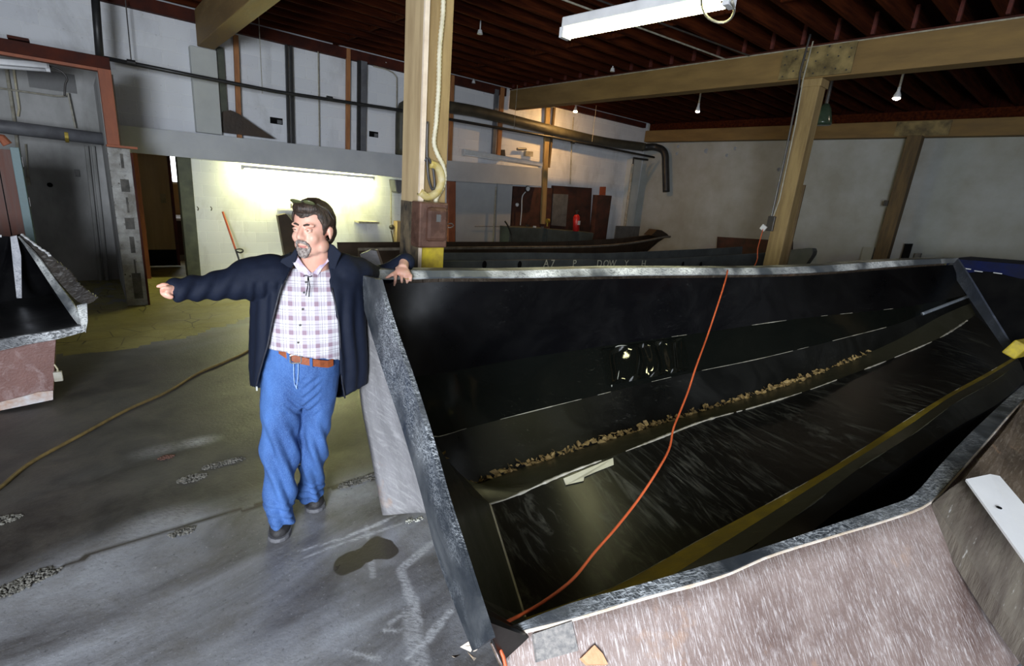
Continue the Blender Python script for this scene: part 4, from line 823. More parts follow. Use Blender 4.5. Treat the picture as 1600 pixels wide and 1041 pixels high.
# polished, buckled patch that mirrors the lights
qa = [on_strip(RL['L1'], RL['L2'], x, y) for x, y in ((938, 548), (1066, 529), (1076, 580), (950, 604))]
if all(qa):
    nn = (qa[1]-qa[0]).cross(qa[3]-qa[0]).normalized(); nn = nn if nn.z > 0 else -nn; g = []
    for j in range(30):
        r_ = []
        for i in range(56):
            u, w = i/55, j/29; p = qa[0].lerp(qa[1], u).lerp(qa[3].lerp(qa[2], u), w); e_ = min(1, 8*min(u, 1-u, w, 1-w))
            gd = V((.387, -.325, -.136)).normalized(); r_.append(p+nn*(.022+e_*(.020*math.sin(6.283*gd.dot(p)/.20+2.6*noise.noise(p*3.2)))))
        g.append(r_)
    MB().strip(g).build('polished_patch', M['gel_polish'], mo, smooth=True)
# chalky W scribble on the bilge panel
mb = MB(); scr = [on_strip(RL['L1'], RL['L2'], x, y) for x, y in [(950, 579), (956, 604), (959, 582), (964, 596), (967, 580)]]
scr = [s for s in scr if s]
if len(scr) > 2: mb.tube(scr, .006, 6); mb.build('chalk_scribble', M['chip'], mo)
mb = MB(); ov = [on_strip(RL['L1'], RL['L2'], 973+12*math.cos(t), 544+4*math.sin(t)) for t in [i*.45 for i in range(15)]]
ov = [s for s in ov if s]
if len(ov) > 5: mb.tube(ov, .004, 6); mb.build('chalk_ring', M['chip'], mo)
# dry leaves caught in the valley
mb = MB()
for i in range(620):
    t = random.random()**.8*.72+.0; k = t*(NS-1); j = int(k); p = RL['L3'][j].lerp(RL['L3'][min(j+1, NS-1)], k-j)
    s = lerp(.026, .016, t)*random.uniform(.5, 1.5); q = p+V((random.gauss(0, .03), random.gauss(-.0, .016), abs(random.gauss(.012, .014))))
    a = V((random.gauss(0, 1), random.gauss(0, 1), random.gauss(0, .6))).normalized(); b = a.cross(V((random.gauss(0, 1), random.gauss(0, 1), random.gauss(0, 1)))).normalized()
    if b.length < .1: continue
    mb.add([q-a*s, q+b*s*.45-a*.2*s, q+a*s+a.cross(b)*s*.3, q-b*s*.45-a*.2*s, q+b*s*.7+a*.4*s, q-b*s*.7+a*.4*s], [(0, 1, 2, 3), (1, 4, 2), (3, 2, 5)])
tag(mb.build('leaf_litter', M['leaf']), 'dry brown leaves gathered along the valley inside the black mould', 'leaves', kind='stuff')
# outside of the transom, grey laminate hanging down to the floor
bt = smooth_line([onz(600, 806, .0), onz(630, 810, .0), onz(660, 800, .0), V((1.62, 2.15, 0)), V((1.75, 1.8, 0)), V((1.8, 1.4, .05))], NS)
md = smooth_line([onpl(566, 520, A3+nAB*.06, nAB), onpl(578, 640, A3+nAB*.10, nAB), onz(660, 720, .22), V((1.45, 2.05, .35)), V((1.5, 1.7, .3)), V((1.45, 1.35, .25))], NS)
tp = [FO[int(i*.98)]+nAB*.02 for i in range(NS)]
# left outline of the skin as seen beside the man
lf = smooth_line([FO[0]+nAB*.02, onpl(562, 520, A3+nAB*.03, nAB), onpl(565, 620, A3+nAB*.03, nAB), onz(580, 700, .36), onz(592, 770, .12), onz(598, 806, 0)], 26)
rows = []
for r in range(26):
    t = r/25; row = []
    top = FO[int(min(.97, t*.55)*(NS-1))]+nAB*.016
    for c_ in range(14):
        s = c_/13
        row.append((lf[r], top, s))
    rows.append(row)
grid = []
for r, row in enumerate(rows):
    t = r/25; left = lf[r]; right = bt[int(t*26)] if False else None
    g = []
    # right limit hides behind the flange
    x = lerp(600, 700, t); y = lerp(436, 800, t)
    Rg = onpl(interp([(428, 575), (585, 612), (762, 668), (860, 700)], y)+14, y, A3+nAB*(.03+.25*t*t), nAB)
    for c_ in range(16):
        s = c_/15; p = left.lerp(Rg, s); p = p+nAB*(.05*math.sin(s*math.pi)*t+.03*noise.noise((s*5, t*1.2, 5))*t*1.5); p.z = max(.004, p.z); g.append(p)
    for q in range(1, 7): k = CAM+(g[15]-CAM)*(1+.035*q); k.z = max(.004, k.z); g.append(k)
    grid.append(g)
MB().strip(grid).build('transom_skin', M['fibre_grey'], mo, smooth=True, thick=.01)
MB().strip([[p+V((.02, .15, -.01)) for p in FR], [p+V((.01, .15, -.06)) for p in RL['L1']], [p+V((.01, .11, -.09)) for p in RL['L2']], [V((p.x, p.y+.02, max(.01, p.z-.07))) for p in RL['L3']], [V((p.x, p.y-.05, .004)) for p in RL['L3']]]).build('far_side_skin', M['fibre_dark'], mo, thick=.006)
# torn scraps at the near foot of the flange
mb = MB()
for (x, y, z, s) in ((728, 1010, .36, .03), (724, 1002, .38, .025), (716, 1022, .34, .028), (735, 1030, .34, .03)):
    c = onz(x, y, z); mb.add([c+V((random.uniform(-s, s), random.uniform(-s, s), random.uniform(-s, s)*.6)) for _ in range(4)], [(0, 1, 2), (0, 2, 3), (1, 3, 2)])
mb.build('torn_laminate', M['edge'], mo)
# near outer skin, sloping down towards the viewer
SK = []
for j in range(9):
    t = j/8; row = []
    for i in range(NS):
        p = NO[i]; f = min(1, i/40); drop = (p.z-.02)*t; out = lerp(.34, .62, f)*t
        q = V((p.x+.06*t*(1-f), p.y-out, p.z-.006-drop)); q += V((0, 0, .012*noise.noise((p.x*4, t*4, 1))*(1 if j else 0))); row.append(q)
    SK.append(row)
MB().strip(SK).build('outer_skin', M['fibre'], mo, smooth=True, thick=.01)
# end of the near skin at the left corner
MB().strip([[r[0] for r in SK], [r[0]+nAB*.10+V((0, .05, 0)) for r in SK]]).build('corner_skin', M['fibre_dark'], mo, thick=.008)
def onsk(x, y, off=0):
    q = None
    for a, b in zip(SK, SK[1:]):
        q = on_strip(a, b, x, y, off)
        if q: return q
    return None
def skin_path(px, off=.01): return [q for q in (onsk(x, y, off) for x, y in px) if q]
# woven patch and wood core glassed on near the corner
w = skin_path([(830, 992), (890, 972), (900, 1018), (836, 1036)], .008)
if len(w) == 4: MB().slab(w, (0, -.01, .012)).build('woven_patch', pm('woven_cloth', (.30, .28, .26), (.15, .145, .145), 60, .6, .5), mo)
w = skin_path([(905, 1030), (925, 1010), (938, 1024), (946, 1040), (915, 1040)], .01)
if len(w) > 3: MB().slab(w, (0, -.01, .015)).build('resin_blob', pm('orange_resin', (.62, .34, .18), (.48, .24, .12), 14, .5, .3), mo)
# stiffener timber over the skin where the rim kinks
P1 = smooth_line([onz(1458, 786, .62), onz(1500, 850, .50), onz(1555, 935, .36), onz(1640, 1050, .20)], 20)
P2 = smooth_line([onz(1508, 748, .69), onz(1540, 790, .63), onz(1600, 870, .50), onz(1690, 985, .34)], 20)
P0 = [p+V((-.015, .0, -.10)) for p in P1]; P3 = [p+V((.03, 0, -.08)) for p in P2]
st = MB().strip([P0, P1, [p.lerp(q, .5)+V((0, 0, .012)) for p, q in zip(P1, P2)], P2, P3]).build('timber_stiffener', M['timber_grey'], mo, thick=.01)
tag(st, 'weathered grey stiffener glassed over the outer skin')
Q1 = [p+V((.015, .004, -.012)) for p in P2]
MB().strip([[p.lerp(q, k/5)+V((0, -.0, .02*noise.noise((k*.8, i*.3, 0)))) for i, (p, q) in enumerate(zip(Q1, smooth_line([NO[52], onz(1600, 640, .70), onz(1700, 700, .60), onz(1800, 850, .45)], 20)))] for k in range(6)]).build('bow_skin', M['fibre_dark'], mo, thick=.01)
# white board with a round hole beside the stiffener
wbx = [(1508, 752), (1546, 744), (1561, 747), (1600, 793), (1640, 840), (1640, 925), (1600, 880)]
zz = [.725, .735, .735, .70, .665, .60, .625]
o = MB().slab([onz(x, y, z+.01) for (x, y), z in zip(wbx, zz)], (.0, .0, .012)).build('white_board', M['bright_board'])
tag(o, 'white board with a small round hole lying on the grey stiffener at the right edge', 'board')
c = onz(1561, 794, .712); h = MB().tube([c, c+V((0, 0, .004))], .011, 12).build('screw_hole', M['black'], o, origin=V(o['_o']))
# ------------------------------------------------------------------ orange extension cord over the mould
cp = [(776, 1060, None), (790, 1039, None), (781, 1015, None), (773, 993, None), (782, 978, None), (812, 962, None), (850, 940, None), (895, 905, None), (930, 862, None), (965, 822, None), (1000, 777, None), (1030, 731, None), (1046, 700, None), (1052, 670, None), (1062, 645, None), (1075, 612, None), (1087, 575, None), (1098, 545, None), (1107, 520, None), (1122, 475, None), (1133, 440, None), (1137, 423, None)]
n = len(cp); D0 = depth(NI[0])-.03; D1 = depth(onz(1140, 421, frz(.58)))-.04
pts = []
for i, (x, y, _) in enumerate(cp):
    if i < 4: pts.append(atd(x, y, D0-.03+(.0 if i > 1 else -.02)))
    else:
        hit = None
        for a, b in zip(seq, seq[1:]):
            q = on_strip(a, b, x, y, 0)
            if q and (hit is None or depth(q) < hit): hit = depth(q)
        t = (i-4)/(n-5); Dl = lerp(D0, D1, t**1.15); pts.append(atd(x, y, min(Dl, (hit or 99)-.02)))
ec = thing('extension_cord', tuple(pts[-1]), 'thin orange extension cord trailing across the inside of the black mould', 'cord')
MB().tube(smooth_line(pts, 150), .0068, 8).build('cord', M['orange_cord'], ec, smooth=True)
e1 = pts[-1]; pl = onx(1193, 356, 8.1)
tail = [e1, e1+V((.01, .05, .0)), e1+V((.05, .18, -.06)), e1+V((.6, .9, -.9)), V((6.8, 3.6, .35)), onx(1176, 420, 7.9), onx(1184, 388, 8.0), pl]
MB().tube(smooth_line(tail, 80), .0068, 8).build('cord_far_run', M['orange_cord'], ec, smooth=True)
MB().obox(pl, V((.012, 0, 0)), V((0, .035, .02)), V((0, -.02, .035))).build('white_plug', M['white'], ec)
# ------------------------------------------------------------------ hose on the floor
hp = [onz(x, y, .014) for x, y in [(-300, 990), (-160, 880), (-40, 790), (0, 762), (50, 722), (130, 678), (200, 640), (262, 612), (310, 583), (350, 566), (388, 548), (440, 515), (480, 500)]]
tag(MB().tube(smooth_line(hp, 90), .013, 8).build('air_hose', M['hose'], smooth=True), 'olive rubber hose lying diagonally across the concrete floor', 'hose')
# grit patches
def grit(pts, R, n, mat, label, h=.012):
    mb = MB()
    for _ in range(n):
        (x, y) = random.choice(pts); c = onz(x, y, 0); a = random.uniform(0, 6.28); r = R*math.sqrt(random.random())
        s = random.uniform(.002, .0065); q = c+V((r*math.cos(a)*1.5, r*math.sin(a)*.8, s*.4+random.random()*h*(1-r/R)))
        mb.ell(q, (s*random.uniform(.8, 1.8), 0, 0), (0, s, s*.3), (0, 0, s*.7), 5, 3)
    tag(mb.build('floor_debris', M[mat]), label, 'debris', kind='stuff')
grit([(300, 748)], .06, 260, 'grit', 'round clump of grey grit, nearest the floor centre')
grit([(335, 728), (365, 720)], .05, 300, 'grit', 'elongated clump of pale grit beyond the round clump')
grit([(260, 715)], .035, 120, 'rustgrit', 'small rusty clump left of the pale grit')
grit([(285, 832)], .045, 140, 'grit', 'little heap of grit beside the long floor crack')
grit([(8, 925), (30, 915), (60, 900)], .06, 420, 'grit', 'dark scattered debris at the lower left edge of the floor')
grit([(0, 815)], .06, 160, 'grit', 'grit clump at the left edge below the hose')
grit([(560, 752), (580, 745), (545, 757)], .05, 420, 'grit', 'coarse grit strip between the man and the mould foot')
grit([(640, 815), (655, 812)], .02, 40, 'chip', 'white crumbs at the foot of the grey laminate')
# ================================================================== LEFT MOULD
lm = thing('mould_corner', tuple(onz(20, 640, .0)), 'black open-ended mould on a red-brown skirt, cut off by the left edge', 'boat mould')
base = onz(83, 628, .02); YL = base.y
# front skirt
sk = [(-260, 700), (0, 640), (40, 634), (83, 622), (85, 560), (88, 518), (0, 545), (-260, 600)]
Ysk = YL
MB().slab([ony(x, y, Ysk) for x, y in sk], (0, .55, 0)).build('skirt', M['fibre_red'], lm)
MB().slab([ony(x, y, Ysk-.006) for x, y in [(-260, 702), (0, 641), (83, 624), (83, 610), (60, 612), (40, 618), (0, 628), (-260, 686)]], (0, -.012, 0)).build('skirt_edge', pm('whitened_skirt_edge', (.55, .55, .57), (.40, .24, .16), 9, .6, .3), lm)
# front lip
YF = YL-.10
lipT = [ony(x, y, YF) for x, y in [(-260, 580), (0, 531), (40, 524), (90, 517), (134, 508)]]
lipB = [ony(x, y, YF) for x, y in [(-260, 600), (0, 548), (40, 539), (90, 530), (134, 518)]]
LT, LB = smooth_line(lipT, 40), smooth_line(lipB, 40)
MB().strip([[p+V((0, .03, .0)) for p in LT], LT, LB, [p+V((0, .12, 0)) for p in LB]]).build('front_lip', gel('flaked_black_lip', (.02, .022, .028), (.70, .72, .74), 1.0, .45, .8, 6, .46), lm)
# tray surface behind the lip
z_in = ony(85, 436+27, YF+.5)
bk = [onz(x, y, LT[0].z-.01) for x, y in [(-60, 484), (0, 474), (60, 464), (84, 461)]]
zT = sum(p.z for p in LT)/len(LT)
bk = smooth_line([onz(x, y, zT-.01) for x, y in [(-260, 515), (0, 473), (50, 465), (84, 460)]], 40)
MB().strip([[p+V((0, .03, .0)) for p in LT], bk]).build('tray', M['gel'], lm, smooth=True)
# inner back wall and stiff rib
tb_ = []
top = [(-260, 352), (0, 369), (20, 368), (34, 368), (60, 405), (84, 440)]
for (x, y) in top: tb_.append(ony(x, y, bk[20].y+.03))
TT = smooth_line(tb_, 40); MB().strip([bk, TT]).build('inner_wall', M['gel'], lm, smooth=True)
ry = bk[20].y-.02
MB().slab([ony(x, y, ry) for x, y in [(16, 370), (26, 368), (33, 400), (34, 466), (26, 466), (20, 410)]], (0, .03, 0)).build('rib', gel('pale_rib', (.26, .27, .31), (.75, .75, .78), 1.0, .4, .3, 9, .45), lm)
# sloping side flange and ragged fringe
s0 = smooth_line([ony(x, y, lerp(ry, YF, t)) for x, y, t in [(30, 369, 0), (60, 400, .25), (90, 440, .5), (120, 480, .8), (134, 510, 1)]], 40)
s1 = smooth_line([ony(x, y, lerp(ry, YF, t)) for x, y, t in [(36, 376, 0), (58, 410, .25), (82, 448, .5), (112, 492, .8), (131, 516, 1)]], 40)
MB().strip([s0, s1, bk[::-1][:40]][:2]).build('side_flange', M['rim_wear'], lm, thick=.012)
sd = [bk[-1].lerp(LT[-1]+V((-.02, .03, 0)), i/39) for i in range(40)]
MB().strip([s1, sd]).build('side_wall', M['gel'], lm, smooth=True)
fr0 = smooth_line([ony(x, y, lerp(ry+.05, YF+.02, t)) for x, y, t in [(34, 368, 0), (70, 395, .25), (100, 420, .5), (128, 450, .8), (150, 465, 1)]], 60)
a0 = smooth_line([ony(x, y, lerp(ry+.03, YF, t)) for x, y, t in [(30, 369, 0), (60, 400, .25), (90, 438, .5), (120, 470, .8), (136, 474, 1)]], 60)
fr1 = [p+(p-q)*(.22*random.random()) for p, q in zip(fr0, a0)]
MB().strip([a0, [p.lerp(q, .5)+V((0, 0, random.uniform(-.01, .015))) for p, q in zip(a0, fr1)], fr1]).build('ragged_fringe', M['fringe'], lm, thick=.01)
mb = MB(); mb.tube([fr1[i]+V((0, 0, .004)) for i in range(0, 20)], [.006+.008*random.random() for _ in range(20)], 6); mb.tube([TT[i] for i in range(0, 24)], .012, 6)
mb.build('white_crust', M['white'], lm)
MB().slab([ony(x, y, YF+.005) for x, y in [(120, 478), (136, 474), (137, 502), (134, 520), (128, 512)]], (0, .03, 0)).build('end_lip', M['rim_wear'], lm)
e = ony(91, 588, YL-.05); MB().tube([ony(85, 570, YL+.0), ony(90, 577, YL-.03), e+V((0, 0, .04))], .006, 6).build('plug_lead', M['flex'], lm)
MB().obox(e, V((.028, 0, 0)), V((0, .02, 0)), V((0, 0, .04))).build('grey_plug', M['cond'], lm, bevel=.006)
# ================================================================== THE MAN
dv = ray(470, 500); EY = V((dv.x, dv.y, 0)).normalized(); EX = V((EY.y, -EY.x, 0)); EZ = V((0, 0, 1))
def Mp(x, y, dist): d = ray(x, y); return CAM+d*(dist/d.dot(EY))
def mpp(x, y, dist): return (Mp(x+.5, y, dist)-Mp(x-.5, y, dist)).length
def remesh(mb, name, mats, parent, vox=.012, iters=4, disp=None, keep=None, mat_fn=None, thick=0, uv=False, flip=False):
    o = mb.build('tmp', mats[0], origin=V((0, 0, 0))); md = o.modifiers.new('r', 'REMESH'); md.mode = 'VOXEL'; md.voxel_size = vox
    dg = bpy.context.evaluated_depsgraph_get(); me = bpy.data.meshes.new_from_object(o.evaluated_get(dg)); bpy.data.objects.remove(o)
    bm = bmesh.new(); bm.from_mesh(me)
    for _ in range(iters): bmesh.ops.smooth_vert(bm, verts=bm.verts, factor=.5, use_axis_x=True, use_axis_y=True, use_axis_z=True)
    bm.normal_update()
    if disp:
        mv = [(v, disp(v.co, v.normal)) for v in bm.verts]
        for v, d in mv: v.co += v.normal*d if not isinstance(d, V) else d
    if keep:
        bmesh.ops.delete(bm, geom=[f for f in bm.faces if not keep(f.calc_center_median(), f.normal)], context='FACES')
        for _ in range(2):
            bd = [v for v in bm.verts if v.is_boundary]
            mv = []
            for v in bd:
                nb = [e.other_vert(v) for e in v.link_edges if e.is_boundary]
                if len(nb) == 2: mv.append((v, (v.co*2+nb[0].co+nb[1].co)/4))
            for v, c in mv: v.co = c
    bm.to_mesh(me); bm.free(); me.name = name
    org = V(parent['_o']) if parent is not None else V((0, 0, 0))
    me.materials.clear()
    for m in mats: me.materials.append(m)
    if uv:
        ul = me.uv_layers.new(name='cloth')
        for lp_ in me.loops:
            c = me.vertices[lp_.vertex_index].co; ul.data[lp_.index].uv = (c.dot(EX), c.z)
    for p in me.polygons:
        p.use_smooth = True; p.material_index = mat_fn(p.center, p.normal) if mat_fn else 0
    for v in me.vertices: v.co -= org
    n = bpy.data.objects.new(name, me); COL.objects.link(n)
    n['_o'] = list(org)
    if parent is not None: n.parent = parent
    if thick: s = n.modifiers.new('s', 'SOLIDIFY'); s.thickness = thick; s.offset = 1 if flip else 0
    return n
def ering(c, rx, ry, n=28, ex=EX, ey=EY, p=2.2):
    r = []
    for i in range(n):
        t = 2*math.pi*i/n; a, b = math.cos(t), math.sin(t)
        r.append(c+ex*(rx*math.copysign(abs(a)**(2/p), a))+ey*(ry*math.copysign(abs(b)**(2/p), b)))
    return r
def torso(tab, grow=0, n=28):
    # rows: y, left px, right px, distance, half depth
    rings = []
    for y, l, r, d, h in tab:
        a, b = Mp(l, y, d), Mp(r, y, d); c = (a+b)/2; c.z = (a.z+b.z)/2
        rings.append(ering(V((c.x, c.y, c.z)), (b-a).length/2+grow, h+grow, n))
    return rings
def cap(mb, a, ra, b, rb, n=14):
    mb.tube([a, b], [ra, rb], n); mb.sph(a, ra, n, 9); mb.sph(b, rb, n, 9)
def chain(mb, pts, n=14):
    for (a, ra), (b, rb) in zip(pts, pts[1:]): cap(mb, a, ra, b, rb, n)
# cloth and skin
sk = NT('skin'); co = sk.co(); n_ = sk.noise(co, 14, 4)
M['skin'] = sk.fin(sk.mix(sk.ramp(n_, .4, .65, 0, .6), (.62, .36, .27), (.66, .30, .22)), .48); sk.b.inputs['Subsurface Weight'].default_value = .08; sk.b.inputs['Subsurface Radius'].default_value = (.02, .008, .004); sk.bump(sk.noise(co, 160), .1, .002)
M['lips'] = pm('lips', (.50, .20, .17), (.42, .16, .14), 30, .45, .05)
M['goatee'] = pm('grey_goatee', (.36, .31, .28), (.12, .09, .08), 90, .85, .8, lo=.4, hi=.6, dist=.004)
M['brow'] = pm('dark_brow', (.05, .03, .022), (.03, .02, .015), 60, .8, .3)
hm = NT('dark_hair'); hs = hm.noise(hm.co((60, 60, 9)), 2.2, 5, .7)
M['hair'] = hm.fin(hm.mix(hm.ramp(hs, .4, .7), (.010, .007, .005), (.085, .052, .036)), .42); hm.bump(hs, .8, .006)
M['eye'] = pm('eye_white', (.70, .66, .62), (.62, .58, .54), 30, .25, 0)
M['iris'] = pm('dark_iris', (.03, .02, .015), (.02, .015, .01), 30, .2, 0)
jn = NT('denim'); co = jn.co(); w1 = jn.noise(jn.co((1, 1, .35)), 5, 5, .6); w2 = jn.noise(jn.co((3, 3, 1)), 130, 4, .8)
c_ = jn.mix(jn.ramp(w1, .32, .68), (.012, .045, .17), (.055, .15, .42)); c_ = jn.mix(jn.ramp(w2, .46, .66, 0, .5), c_, (.14, .28, .56))
M['denim'] = jn.fin(c_, .8); jn.bump(jn.math('ADD', jn.noise(co, 22), w2), .5, .004)
M['stitch'] = pm('seam_thread', (.30, .42, .66), (.16, .26, .5), 60, .8, .2)
jk = NT('navy_jacket'); w = jk.noise(jk.co((1, 1, 1)), 260, 3, .8); M['jacket'] = jk.fin(jk.mix(jk.ramp(w, .35, .65), (.002, .0045, .013), (.005, .009, .024)), .75, 0, .25); jk.bump(w, .4, .002)
M['zip'] = pm('zip_tape', (.008, .01, .016), (.02, .02, .03), 40, .5, .2)
M['lining'] = pm('jacket_lining', (.006, .009, .02), (.004, .006, .014), 20, .6, .1)
pl = NT('plaid_shirt'); uvn = pl.n('ShaderNodeUVMap', uv_map='cloth'); sp_ = pl.n('ShaderNodeSeparateXYZ'); pl.put(sp_.inputs[0], uvn.outputs[0])
def band(v, period, a, b, off=0.):
    f = pl.math('FRACT', pl.math('ADD', pl.math('DIVIDE', v, period), off)); return pl.math('MULTIPLY', pl.math('GREATER_THAN', f, a), pl.math('LESS_THAN', f, b))
U, Wv = sp_.outputs[0], sp_.outputs[1]
plum, white_, dk = (.20, .10, .15), (.66, .65, .70), (.07, .045, .08)
col = white_
bu = band(U, .062, .08, .42); bv = band(Wv, .070, .10, .42)
s_ = pl.math('MULTIPLY', pl.math('ADD', bu, bv), .5)
col = pl.mix(pl.math('MULTIPLY', s_, .85), white_, plum)
for v, per, a, b, k in ((U, .062, .62, .66, .7), (U, .062, .84, .87, .6), (U, .062, .48, .50, .8), (Wv, .070, .60, .63, .6), (Wv, .070, .80, .84, .6), (Wv, .070, .47, .49, .7)):
    col = pl.mix(pl.math('MULTIPLY', band(v, per, a, b), k), col, dk)
M['plaid'] = pl.fin(col, .75); pl.bump(pl.noise(pl.co(), 18), .3, .006)
M['belt'] = pm('tan_leather', (.30, .075, .022), (.18, .045, .015), 20, .45, .2)
M['steel'] = pm('buckle_steel', (.6, .6, .6), (.4, .4, .4), 20, .3, .05, metal=.9)
M['shoe'] = pm('charcoal_shoe', (.035, .033, .035), (.018, .017, .018), 30, .6, .4)
M['sole'] = pm('grey_sole', (.14, .14, .15), (.09, .09, .10), 30, .6, .3)
mfoot = (onz(438, 830, 0)+onz(492, 790, 0))/2
man = thing('person', (mfoot.x, mfoot.y, 0), 'man in navy jacket and plaid shirt, left hand on the mould, pointing to his right', 'person')
# joints
RS, RE, RW = Mp(412, 428, 2.82), Mp(338, 447, 2.74), Mp(276, 453, 2.66)         # his right arm, pointing
LS, LE, LW = Mp(548, 422, 2.86), Mp(592, 428, 3.20), Mp(632, 409, 3.10)         # his left arm, hand on the rim
HC = Mp(488, 358, 2.80)
px3 = mpp(487, 360, 2.80)
# head frame: turned to his right and slightly down
ya = math.radians(33); HF = (-EY*math.cos(ya)-EX*math.sin(ya)); HF = (HF-EZ*.06).normalized()
HR = (EX*math.cos(ya)-EY*math.sin(ya)).normalized(); HU = HR.cross(HF).normalized()
if HU.z < 0: HU = -HU
hs_ = .148/.13        # overall head scale
def H(f, r, u): return HC+(HF*f+HR*r+HU*u)*hs_
def hv(f, r, u): return (HF*f+HR*r+HU*u)*hs_
body = MB()
# cranium, face, jaw
body.ell(H(-.012, 0, .030), hv(.092, 0, 0), hv(0, .077, 0), hv(0, 0, .088), 24, 16)
body.ell(H(.022, 0, -.030), hv(.068, 0, 0), hv(0, .066, 0), hv(0, 0, .082), 22, 14)
body.ell(H(.020, 0, -.078), hv(.062, 0, 0), hv(0, .056, 0), hv(0, 0, .042), 20, 12)
body.ell(H(.066, 0, -.098), hv(.022, 0, 0), hv(0, .028, 0), hv(0, 0, .022), 14, 10)
for s in (-1, 1):
    body.ell(H(.055, s*.036, -.030), hv(.030, 0, 0), hv(0, .026, 0), hv(0, 0, .030), 14, 10)      # cheek
    body.ell(H(.010, s*.058, -.070), hv(.038, 0, 0), hv(0, .018, 0), hv(0, 0, .030), 12, 8)       # jowl
    body.ell(H(-.012, s*.080, -.012), hv(.018, 0, 0)+hv(0, s*.004, 0), hv(0, .009, 0), hv(0, 0, .032), 12, 8)   # ear
    body.ell(H(-.018, s*.086, -.004), hv(.010, 0, 0), hv(0, .006, 0), hv(0, 0, .020), 10, 6)
    body.ell(H(.070, s*.030, .026), hv(.016, 0, 0), hv(0, .028, 0), hv(0, 0, .009), 12, 8)        # brow ridge
    body.ell(H(.094, s*.013, -.026), hv(.011, 0, 0), hv(0, .010, 0), hv(0, 0, .008), 10, 6)       # nostril wing
body.loft([[H(.080+a, b, c) for b, c in ((-w_, u_), (0, u_+.0), (w_, u_), (0, u_-.004))] for a, w_, u_ in ((-.02, .010, .018),)]*1, False) if False else None
body.tube([H(.076, 0, .020), H(.088, 0, .002), H(.104, 0, -.018), H(.100, 0, -.026)], [.011, .012, .014, .012], 10)
body.sph(H(.104, 0, -.022), .015, 10, 8)
body.ell(H(.078, 0, -.052), hv(.018, 0, 0), hv(0, .030, 0), hv(0, 0, .014), 14, 8)              # muzzle
body.ell(H(.088, 0, -.058), hv(.007, 0, 0), hv(0, .021, 0), hv(0, 0, .004), 12, 6)
body.ell(H(.085, 0, -.067), hv(.008, 0, 0), hv(0, .018, 0), hv(0, 0, .005), 12, 6)
# neck, chest
NB = Mp(490, 428, 2.88)
body.tube([H(-.02, 0, -.05), H(-.018, 0, -.11), NB, NB-EZ*.08], [.066, .070, .078, .10], 18)
sh = [(418, 460, 530, 2.90, .08), (428, 430, 540, 2.89, .085), (450, 420, 545, 2.87, .11), (500, 424, 545, 2.84, .13), (545, 420, 530, 2.84, .13), (590, 418, 525, 2.85, .12), (615, 420, 522, 2.85, .10)]
body.loft(torso(sh), True)
chain(body, [(RS, .05), (RE, .042), (RW, .030)]); chain(body, [(LS, .05), (Mp(556, 428, 2.92), .045), (Mp(588, 436, 3.20), .040), (Mp(612, 424, 3.18), .034), (LW, .030)])
# legs inside the jeans
lg = [(440, 610, 2.82), (441, 690, 2.76), (438, 785, 2.69), (439, 802, 2.69)]; rg = [(498, 610, 2.86), (492, 690, 2.82), (485, 752, 2.90), (487, 766, 2.91)]
for tb in (lg, rg): chain(body, [(Mp(*q), r) for q, r in zip(tb, (.07, .055, .035, .03))])
# hands: palm as ellipsoid, fingers as tapering chains
def finger(pts, r0_, r1_):
    n = len(pts); chain(body, [(p, lerp(r0_, r1_, i/(n-1))) for i, p in enumerate(pts)], 10)
P_ = lambda x, y, d: Mp(x, y, d)
# pointing hand
body.tube([RW+EX*.03, P_(272, 452, 2.655), P_(265, 452, 2.65)], [.030, .029, .03], 12)
body.ell(P_(265, 452, 2.65), EX*.040, EY*.017, EZ*.030+EX*.004, 14, 10)
finger([P_(262, 446, 2.645), P_(256, 444.5, 2.635), P_(251, 446, 2.63), P_(246.5, 447.5, 2.625)], .0115, .0085)
finger([P_(258, 452, 2.64), P_(252.5, 456, 2.63), P_(254.5, 459.5, 2.615), P_(260, 459, 2.61)], .0112, .009)
finger([P_(260, 456, 2.645), P_(257, 461.5, 2.63), P_(260.5, 463.5, 2.615), P_(264.5, 462, 2.61)], .0108, .0088)
finger([P_(264, 459, 2.65), P_(263.5, 464.5, 2.635), P_(267, 466, 2.62), P_(270, 463.5, 2.615)], .010, .008)
finger([P_(270, 449, 2.635), P_(264, 450, 2.615), P_(258, 449.5, 2.605), P_(254, 450.5, 2.60)], .012, .009)
# hand draped over the rim
body.tube([LW+EZ*.01, P_(631, 414, 3.05), P_(629, 421, 3.0)], [.031, .031, .034], 12)
body.ell(P_(629, 423, 2.985), EX*.045, EY*.045+EZ*.014, EZ*.018-EY*.006, 16, 10)
for (x0, y0, x1, y1, x2, y2, r) in ((618, 427, 618, 437, 616, 446, .0115), (626, 429, 627.5, 437, 628, 441.5, .0115), (633, 429, 635.5, 437, 636, 442, .011), (639.5, 427, 642.5, 434, 642, 439, .0098)):
    finger([P_(x0, y0, 2.975), P_(x1, (y0+y1)/2, 2.94), P_(x1, y1, 2.93), P_(x2, y2, 2.935)], r, r*.78)
finger([P_(622, 424, 2.99), P_(614, 428, 2.965), P_(608, 432, 2.955), P_(604, 434, 2.955)], .0135, .0095)
def facemat(c, n_):
    q = (c-HC)/hs_; f, r, u = q.dot(HF), q.dot(HR), q.dot(HU)
    if -.073 < u < -.060 and abs(r) < .017 and f > .083: return 1
    return 0
bod = remesh(body, 'body', [M['skin'], M['lips']], man, .0062, 3, None, None, facemat)
def hq(c): q = (c-HC)/hs_; return q.dot(HF), q.dot(HR), q.dot(HU)
